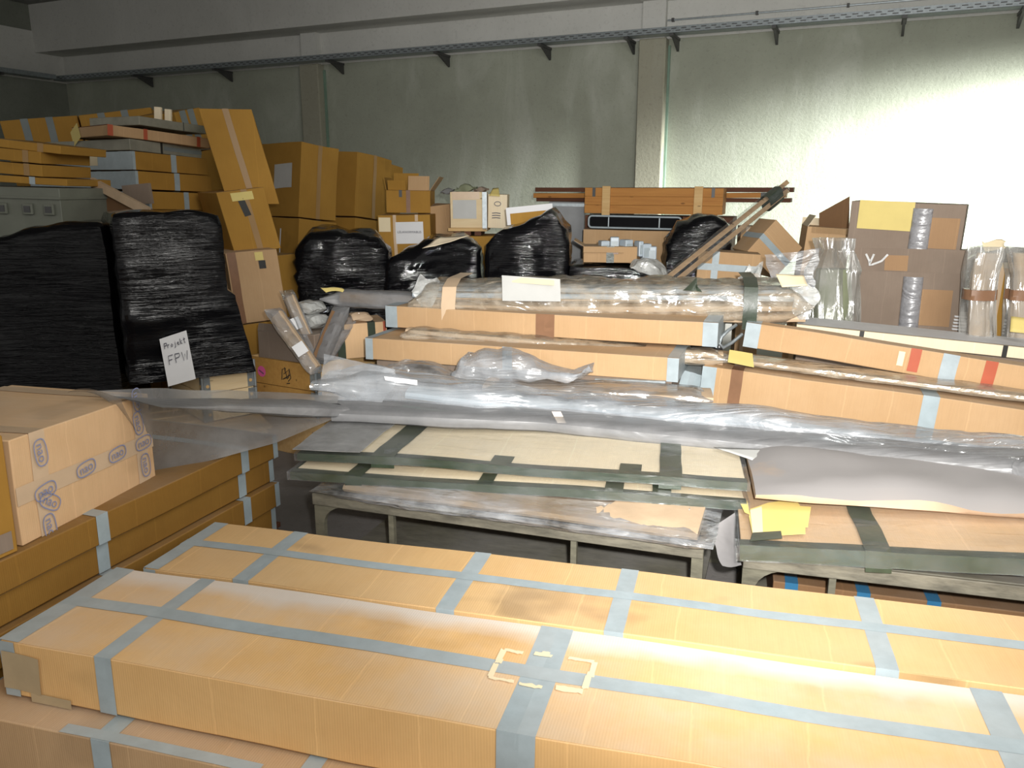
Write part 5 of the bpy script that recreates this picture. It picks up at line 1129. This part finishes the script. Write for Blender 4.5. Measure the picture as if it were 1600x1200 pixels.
# tilted cartons right of the black bale
GT = 'tumbled cartons behind the foil'
T1c = carton('tilted_carton', 'tilted carton with one grey tape stripe propped on its corner', (1168, 392), 6.3, (1213, 343), 0.30, H=0.32, YB=6.33, m='card', group=GT, amp=0.006)
T1c.tx(0.48, 0.05, 'tape', 'ft')
T2c = carton('tumbled_carton', 'low tan carton with grey tape below the tilted carton', (1092, 392), 6.1, (1190, 398), 0.30, H=0.30, yaw=-12, m='card', group=GT, amp=0.006)
T2c.tf(0.62, 0.05, 'tape'); T2c.tx(0.28, 0.05, 'tape', 'f')
T3c = carton('tumbled_carton', 'small pale carton peeking out above the battens', (1158, 354), 6.9, (1195, 354), 0.3, H=1.40, yaw=-10, m='card', group=GT, step=.2)
T3c.tx(0.3, .03, 'tape_clear', 'f')
T4c = carton('tumbled_carton', 'open pale carton with a printed line left of the dusty cartons', (1262, 353), 6.6, (1332, 358), 0.35, H=1.395, yaw=-12, m='card_nao', group=GT, step=.2)
T4c.flap('l', 0.10, -30, m='card_pale'); T4c.flap('b', 0.06, 0, m='card_pale'); T4c.flap('f', .05, 160, .1, 1, m='card'); scribble([[(-.12 + .012 * k, .004 * (-1) ** k) for k in range(18)]], T4c.root, 'ink', 0.004, lambda x, y: Vector((x, -T4c.W / 2 - .008, T4c.H - .04 + y)), 'printed_line')
# dark raised flap: a five-sided board
tp = [at(1280, 333, 6.75), at(1280, 354, 6.75), at(1326, 358, 6.7), at(1327, 307, 6.7)]
dk = mk('dark_board', tp + [p + Vector((0.02, 0.04, 0)) for p in tp], [(0, 1, 2, 3), (7, 6, 5, 4), (0, 4, 5, 1), (1, 5, 6, 2), (2, 6, 7, 3), (3, 7, 4, 0)], 'card_dark'); tag(dk, 'dark brown slanted board sticking up beside the dusty cartons', 'board')
# dusty cartons
GD = 'dust-covered cartons at the right'
D1c = carton('dusty_carton', 'upper dust-covered carton with a yellow paper sheet', (1331, 314), 5.6, (1512, 320), 0.40, Hy=389, YB=5.25, m='card_grey', group=GD, amp=0.004)
D1c.note(0.32, 0.73, 0.34, 0.19, 'paper_yellow', label='yellow paper sheet', rot=-0.01); D1c.note(0.82, 0.42, 0.20, 0.20, 'card_patch', label='clean cardboard patch', name='clean_patch'); 
V_ = D1c.root.matrix_world
def tubeon(c, x, z0, z1, r, m, name):
    a_ = Vector(((x - .5) * c.L, -c.W / 2 - r * .5, c.H * z0)); b_ = Vector(((x - .5) * c.L, -c.W / 2 - r * .5, c.H * z1)); V3 = []; F3 = []
    o_ = foiltube(name, [a_ + Vector((0, 0.001, 0)), b_], r * 1.6, r * 1.6, m, None, 0.006, 20, 16, 14); o_.parent = c.root; o_['label'] = 'strip of bubble wrap'; return o_
def vtube(c, x, z0, z1, wd, dp, m, name):
    V3 = []; F3 = []; n, k_ = 12, 10
    for i in range(n + 1):
        z = c.H * (z0 + (z1 - z0) * i / n)
        for j in range(k_ + 1):
            t = math.pi * j / k_; V3.append(Vector(((x - .5) * c.L - math.cos(t) * wd / 2, -c.W / 2 - .004 - math.sin(t) * dp + .004 * noise.noise(Vector((i * .9, j * .8, x * 9))), z)))
    for i in range(n):
        for j in range(k_): q_ = i * (k_ + 1) + j; F3.append((q_, q_ + 1, q_ + k_ + 2, q_ + k_ + 1))
    o_ = mk(name, V3, F3, m, c.root, 40); o_['label'] = 'strip of bubble wrap'
vtube(D1c, 0.64, 0.02, 0.9, 0.12, 0.03, 'bubble', 'bubble_wrap'); D1c.tt(0.05, .05, 'card_pale', ends=False)
D2c = carton('dusty_carton', 'lower dust-covered carton with white chalk strokes and bubble wrap', (1328, 391), 5.5, (1512, 396), 0.45, H=0.80, YB=5.15, m='card_grey', group=GD, amp=0.004)
D2c.tf(0.93, 0.15, 'card_grey')
vtube(D2c, 0.58, 0.30, 0.80, 0.12, 0.035, 'bubble', 'bubble_wrap'); D2c.note(0.78, 0.55, 0.20, 0.24, 'card_patch', label='clean cardboard patch', name='clean_patch'); D2c.note(0.42, 0.905, 0.14, 0.10, 'card_patch', label='clean cardboard patch', name='clean_patch')
scribble([[(-.10, .0), (-.075, -.045), (-.07, -.075), (-.055, -.07), (.0, -.045), (.035, .0)], [(-.05, .0), (-.07, -.06)]], D2c.root, 'chalk', 0.013, lambda x, y: Vector((-D2c.L * .28 + 0.05 + x, -D2c.W / 2 - 0.012, D2c.H - 0.02 + y)), 'chalk_strokes')
# green bundle in clear film
gb = root_at('film_wrapped_bundle', 'upright olive cloth bundle in tied clear film left of the dusty cartons', 'bundle', at(1300, 540, 5.15))
pts = [at(1296, 540, 5.15), at(1298, 470, 5.2), at(1303, 420, 5.2), at(1305, 392, 5.22)]
def vbundle(pts, wd, dp, m, name, cr, seed, n=40, k_=22):
    V3 = []; F3 = []
    for i in range(n + 1):
        t = i / n; x = t * (len(pts) - 1); q_ = min(int(x), len(pts) - 2); f_ = x - q_; p = pts[q_] + (pts[q_ + 1] - pts[q_]) * f_; W3 = wd[q_] + (wd[q_ + 1] - wd[q_]) * f_; D3 = dp[q_] + (dp[q_ + 1] - dp[q_]) * f_
        for j in range(k_):
            a_ = 2 * math.pi * j / k_; d = Vector((math.cos(a_), math.sin(a_), 0)); e = Vector((d.x * W3 / 2, d.y * D3 / 2, 0)); fold = cr * (noise.noise(Vector((a_ * 2.2, seed, p.z * 1.2))) + 0.6 * noise.noise(Vector((a_ * 5, seed, p.z * 3)))); V3.append(p + e + d * fold)
    for i in range(n):
        for j in range(k_): F3.append((i * k_ + j, i * k_ + (j + 1) % k_, (i + 1) * k_ + (j + 1) % k_, (i + 1) * k_ + j))
    F3.append(tuple(n * k_ + j for j in range(k_)))
    return mk(name, V3, F3, m, None, 50)
wp(gb, vbundle(pts[:3], [0.27, 0.26, 0.2], [0.2, 0.2, 0.14], 'green_cloth', 'cloth_roll', 0.02, 3))
wp(gb, vbundle(pts + [at(1303, 372, 5.22)], [0.36, 0.34, 0.30, 0.17, 0.22], [0.28, 0.24, 0.2, 0.11, 0.14], 'film_vert', 'film_wrap', 0.06, 5))
wp(gb, sheet('film_skirt', [at(1193, 398, 5.15), at(1285, 388, 5.12), at(1262, 470, 5.0), at(1212, 445, 5.05)], 'film_milky', None, 14, 12, 0.03, f=5, seed=4, edge=.06))
fs = sheet('film_scrap', [at(1152, 440, 5.2), at(1205, 446, 5.1), at(1198, 424, 5.2), at(1158, 418, 5.25)], 'film_white', None, 10, 8, 0.04, f=9, edge=.1, seed=6); tag(fs, 'ragged white film scrap behind the right end of the packet bundle', 'film')
# right edge bundles
for k, (x0, xt, wd, lab) in enumerate(((1530, 1545, 0.17, 'white film-wrapped upright bundle with a torn paper top near the right edge'), (1597, 1600, 0.18, 'film-wrapped upright bundle cut by the right edge of the picture'))):
    r_ = root_at('film_wrapped_bundle', lab, 'bundle', at(x0, 560, 4.75), 'upright film bundles at the right edge')
    P_ = [at(x0, 560, 4.75), at(x0, 480, 4.78), at(x0 + 5, 430, 4.8), at(xt, 385, 4.8)]
    wp(r_, vbundle(P_[:3] + [at(xt, 395, 4.8)], [wd * .7] * 4, [0.09] * 4, 'kraft_clean', 'paper_core', 0.01, 3 + k))
    wp(r_, vbundle(P_, [wd, wd, wd * 1.1, wd * 1.3], [0.14, 0.14, 0.15, 0.12], 'film_vert', 'film_wrap', 0.04, 7 + k))
    if k == 0: wp(r_, sheet('torn_paper', [at(1545, 392, 4.75), at(1568, 388, 4.75), at(1570, 380, 4.78), at(1540, 373, 4.8)], 'paper_cream', None, 6, 5, 0.02, edge=.08, thick=.001))
    wp(r_, vbundle([at(x0 + 1, 468, 4.78), at(x0 + 3, 452, 4.78)], [wd * 1.06] * 2, [.15] * 2, 'tape_brown', 'tape_band', 0.022, 7 + k, 4))
q = carton('tumbled_carton', 'brown carton piece between the two upright film bundles', (1550, 418), 5.0, (1585, 420), 0.3, H=0.5, yaw=-15, m='card_far', group=GT); q.flap('f', .05, 40, m='card_pale')
q.tx(.5, .03, 'tape_clear', 'f')
bale('wrapped_bale', 'black wrapped load behind the upright film bundles at the right', (1508, 392), 5.8, -15, 0.8, 0.6, 0.14, [0.97, 1.03, 1.0, 1.0], 0.03, 61, lump=0.03)
for k in range(5):
    q = carton('white_plate', ('lowest thin white plate', 'second lowest thin white plate', 'middle thin white plate', 'second highest thin white plate', 'topmost thin white plate')[k] + ' in the short pile behind the strapped box', (1488 + k, 513 - 5 * k), 5.15, (1570 + k, 520 - 5 * k), 0.25, H=0.012, yaw=-15, m='paper', group='thin white plates in a pile', amp=0.002, cat='plate')
yp = sheet('paper_note', [at(1578, 518, 4.55), at(1606, 521, 4.5), at(1606, 497, 4.55), at(1580, 494, 4.6)], 'paper_yellow', None, 5, 4, .004, thick=.001); tag(yp, 'yellow paper note at the right edge above the strapped box', 'paper')

# ================================================================== BACKGROUND, left
GK = 'brown cartons stacked behind the tall black load'
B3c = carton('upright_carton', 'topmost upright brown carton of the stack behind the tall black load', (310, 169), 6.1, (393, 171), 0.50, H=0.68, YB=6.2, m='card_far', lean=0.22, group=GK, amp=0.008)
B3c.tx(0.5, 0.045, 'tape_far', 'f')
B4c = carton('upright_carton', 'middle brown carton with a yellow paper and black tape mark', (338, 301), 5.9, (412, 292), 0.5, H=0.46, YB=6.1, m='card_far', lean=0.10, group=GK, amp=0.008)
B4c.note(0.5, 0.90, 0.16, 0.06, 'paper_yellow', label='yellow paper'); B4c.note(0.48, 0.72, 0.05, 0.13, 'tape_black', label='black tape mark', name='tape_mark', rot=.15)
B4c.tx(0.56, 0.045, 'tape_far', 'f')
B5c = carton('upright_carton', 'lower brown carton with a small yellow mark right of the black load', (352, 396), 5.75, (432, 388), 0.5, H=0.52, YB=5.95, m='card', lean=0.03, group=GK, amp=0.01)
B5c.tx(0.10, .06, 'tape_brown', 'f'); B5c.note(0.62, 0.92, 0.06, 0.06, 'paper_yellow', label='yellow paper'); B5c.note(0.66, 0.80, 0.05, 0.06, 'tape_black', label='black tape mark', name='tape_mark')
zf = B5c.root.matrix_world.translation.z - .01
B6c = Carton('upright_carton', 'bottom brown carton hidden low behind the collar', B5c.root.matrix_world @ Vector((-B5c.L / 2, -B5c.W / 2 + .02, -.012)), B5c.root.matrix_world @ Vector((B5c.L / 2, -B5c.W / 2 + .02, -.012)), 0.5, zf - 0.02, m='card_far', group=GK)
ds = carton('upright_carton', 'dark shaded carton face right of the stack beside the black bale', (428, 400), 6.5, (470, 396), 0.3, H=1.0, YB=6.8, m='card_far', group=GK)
# flat cartons
GS = 'flat taped cartons in the tall left stack'
FSd = [((217, 181), (322, 197), 14, 6.15, 0.5, 'taped_card', 'uppermost thin carton fully covered in grey tape on the flat stack', 0),
       ((168, 194), (331, 217), 17, 6.0, 0.6, 'card', 'thin carton with red tape bands and a yellow tag on the flat stack', 1),
       ((202, 217), (314, 231), 18, 6.1, 1.2, 'taped_card', 'thin carton with pale grey taped front below the red-banded carton', 2),
       ((206, 236), (324, 248), 29, 6.05, 1.25, 'card_far', 'fourth flat carton of the left stack with one grey tape', 3),
       ((211, 267), (330, 275), 28, 6.02, 1.25, 'card_far', 'fifth flat carton of the left stack with one grey tape', 4),
       ((232, 299), (339, 303), 28, 6.0, 1.25, 'card_far', 'sixth flat carton of the left stack above the black load', 5)]
for A_, B_, hp_, Y_, W_, m_, lab, k in FSd:
    q = carton('flat_carton', lab, A_, Y_, B_, W_, Hy=A_[1] + hp_, YB=Y_ + 0.62, m=m_, group=GS, amp=0.004)
    if k == 1:
        q.tx(0.02, 0.04, 'tape_red'); q.tx(0.34, 0.03, 'tape_red'); q.tx(0.86, 0.03, 'tape_red'); q.note(0.12, 0.3, 0.14, 0.12, 'paper_yellow', face='l', rot=0.5, label='yellow tag')
    elif k == 0: q.tx(0.64, 0.01, 'tape_black', 'f')
    elif k == 2: q.tx(0.42, 0.02, 'tape_black', 'f'); q.tf(0.5, 0.03, 'tape_dim', 0.45, 1.0)
    else:
        q.tx(0.52, 0.05, 'tape', 'f'); q.cap(-1, 0.02, 'tape', top=False)
        for yy in (0.1, 0.32, 0.54, 0.80): q.tl(yy, 0.055, 'tape_dim')
        if k == 3: q.note(0.65, 0.5, 0.12, 0.07, 'paper_cream', face='l', label='cream label')
lastq = q
zb_ = lastq.root.matrix_world.translation.z
uu = Vector(lastq.root.matrix_world.col[0][:3]); 
Carton('flat_carton', 'big plain carton carrying the flat stack, hidden behind the black load', lastq.root.matrix_world @ Vector((-lastq.L / 2, -lastq.W / 2 + .02, -.02)), lastq.root.matrix_world @ Vector((lastq.L / 2, -lastq.W / 2 + .02, -.02)), 1.2, zb_ - .05, m='card_far', step=.25)
# leaning boards in front of the flat stack
lbp = [at(143, 284, 5.7), at(232, 330, 5.55), at(228, 345, 5.55), at(140, 345, 5.7)]
o_ = mk('leaning_board', lbp + [p + Vector((.03, .05, 0)) for p in lbp], [(0, 3, 2, 1), (4, 5, 6, 7), (0, 1, 5, 4), (1, 2, 6, 5), (2, 3, 7, 6), (3, 0, 4, 7)], 'card_dark'); tag(o_, 'dark triangular board with a pale edge behind the black load', 'board')
e_ = B().bar(at(143, 284, 5.68), at(232, 331, 5.52), 0.03, 0.06).build('leaning_batten', 'kraft_clean'); tag(e_, 'pale slanting batten above the black load', 'batten')
e_ = B().bar(at(195, 306, 5.85), at(236, 302, 5.8), 0.03, 0.14).build('leaning_batten', 'card_grey'); tag(e_, 'short grey batten behind the slanting one', 'batten')
# back row of dark cartons along the left
GA = 'dark cartons in the back row'
for k, (A_, B_, Hy_, Y_, YB_, W_, lab) in enumerate((((0, 190), (120, 180), 240, 7.4, 7.6, 0.8, 'long dim carton at the far left of the back row'), ((122, 180), (236, 168), 235, 7.5, 7.7, 0.8, 'long dim carton with grey tape beside the pale upright boxes'), ((272, 176), (312, 168), 240, 7.2, 7.4, 0.6, 'dim carton top behind the upright carton'))):
    q = carton('dim_carton', lab, A_, Y_, B_, W_, Hy=Hy_, YB=YB_, m='card_far', group=GA, amp=0.008, step=.2)
    for x in (0.3, 0.62): q.tx(x, 0.06, 'tape_dim', 'f')
    q2 = Carton('dim_carton', 'tall plain carton under the ' + lab.replace(' of the back row', ' of the row').replace('top behind', 'behind'), q.root.matrix_world @ Vector((-q.L / 2, -q.W / 2, -.02)), q.root.matrix_world @ Vector((q.L / 2, -q.W / 2, -.02)), 0.3, q.root.matrix_world.translation.z - .05, m='card_far', group=GA, step=.3)
for x0, x1, y0, lab in ((240, 251, 166, 'left of two small pale upright boxes on the flat stack'), (257, 267, 170, 'right of two small pale upright boxes on the flat stack')):
    q = carton('small_upright_box', lab, (x0, y0), 6.5, (x1, y0 + 1), 0.03, H=0.12, yaw=0, m='card_pale', group='pale upright boxes', cat='box')
# metal box at the left edge and flat cartons on it
mb = carton('metal_case', 'grey green metal case with latches at the left edge', (-60, 290), 5.3, (92, 294), 0.6, H=0.55, YB=5.2, m='grey_paint', amp=0, cat='case')
B().box(-mb.L / 2 - .01, mb.L / 2 + .01, -mb.W / 2 - .015, mb.W / 2, mb.H - .07, mb.H - .055).build('lid_rim', 'grey_paint', mb.root)
for px in (5, 45, 78):
    x = fx_front(mb, px, 320); X = (x - .5) * mb.L
    lt_ = B().box(X - .035, X + .035, -mb.W / 2 - .02, -mb.W / 2 - .001, mb.H - .17, mb.H - .10).build('latch', 'grey_paint', mb.root, bevel=.006)
    B().box(X - .022, X + .022, -mb.W / 2 - .024, -mb.W / 2 - .0205, mb.H - .155, mb.H - .115).build('latch_plate', 'steel_dark', lt_)
mz = mb.root.matrix_world.translation.z
mb2 = Carton('metal_case', 'lower grey green metal case hidden behind the black load', mb.root.matrix_world @ Vector((-mb.L / 2, -mb.W / 2, -.01)), mb.root.matrix_world @ Vector((mb.L / 2, -mb.W / 2, -.01)), .6, mz - .015, m='grey_paint', amp=0, cat='case', step=.3)
B().box(-mb2.L / 2 - .01, mb2.L / 2 + .01, -mb2.W / 2 - .012, mb2.W / 2, mb2.H - .05, mb2.H - .04).build('lid_rim', 'grey_paint', mb2.root)
for k, (yl, yr, xr, hp_, lab) in enumerate(((216, 228, 94, 14, 'top thin carton on the metal case at the left edge'), (231, 237, 63, 20, 'second thin carton on the metal case, just under the top one'), (253, 258, 65, 20, 'third thin carton on the metal case at the left edge'), (275, 280, 104, 12, 'lowest thin carton lying directly on the metal case'))):
    q = carton('thin_carton', lab, (-30, yl - 3), 5.35, (xr, yr), 0.5, H=hp_ / 1250 * 4.6, YB=5.3, m='card_far', group='thin cartons on the metal case', amp=0.003)
    q.tx(0.75 if k < 3 else 0.6, 0.04, 'tape_far' if k != 3 else 'tape_white', 'f')
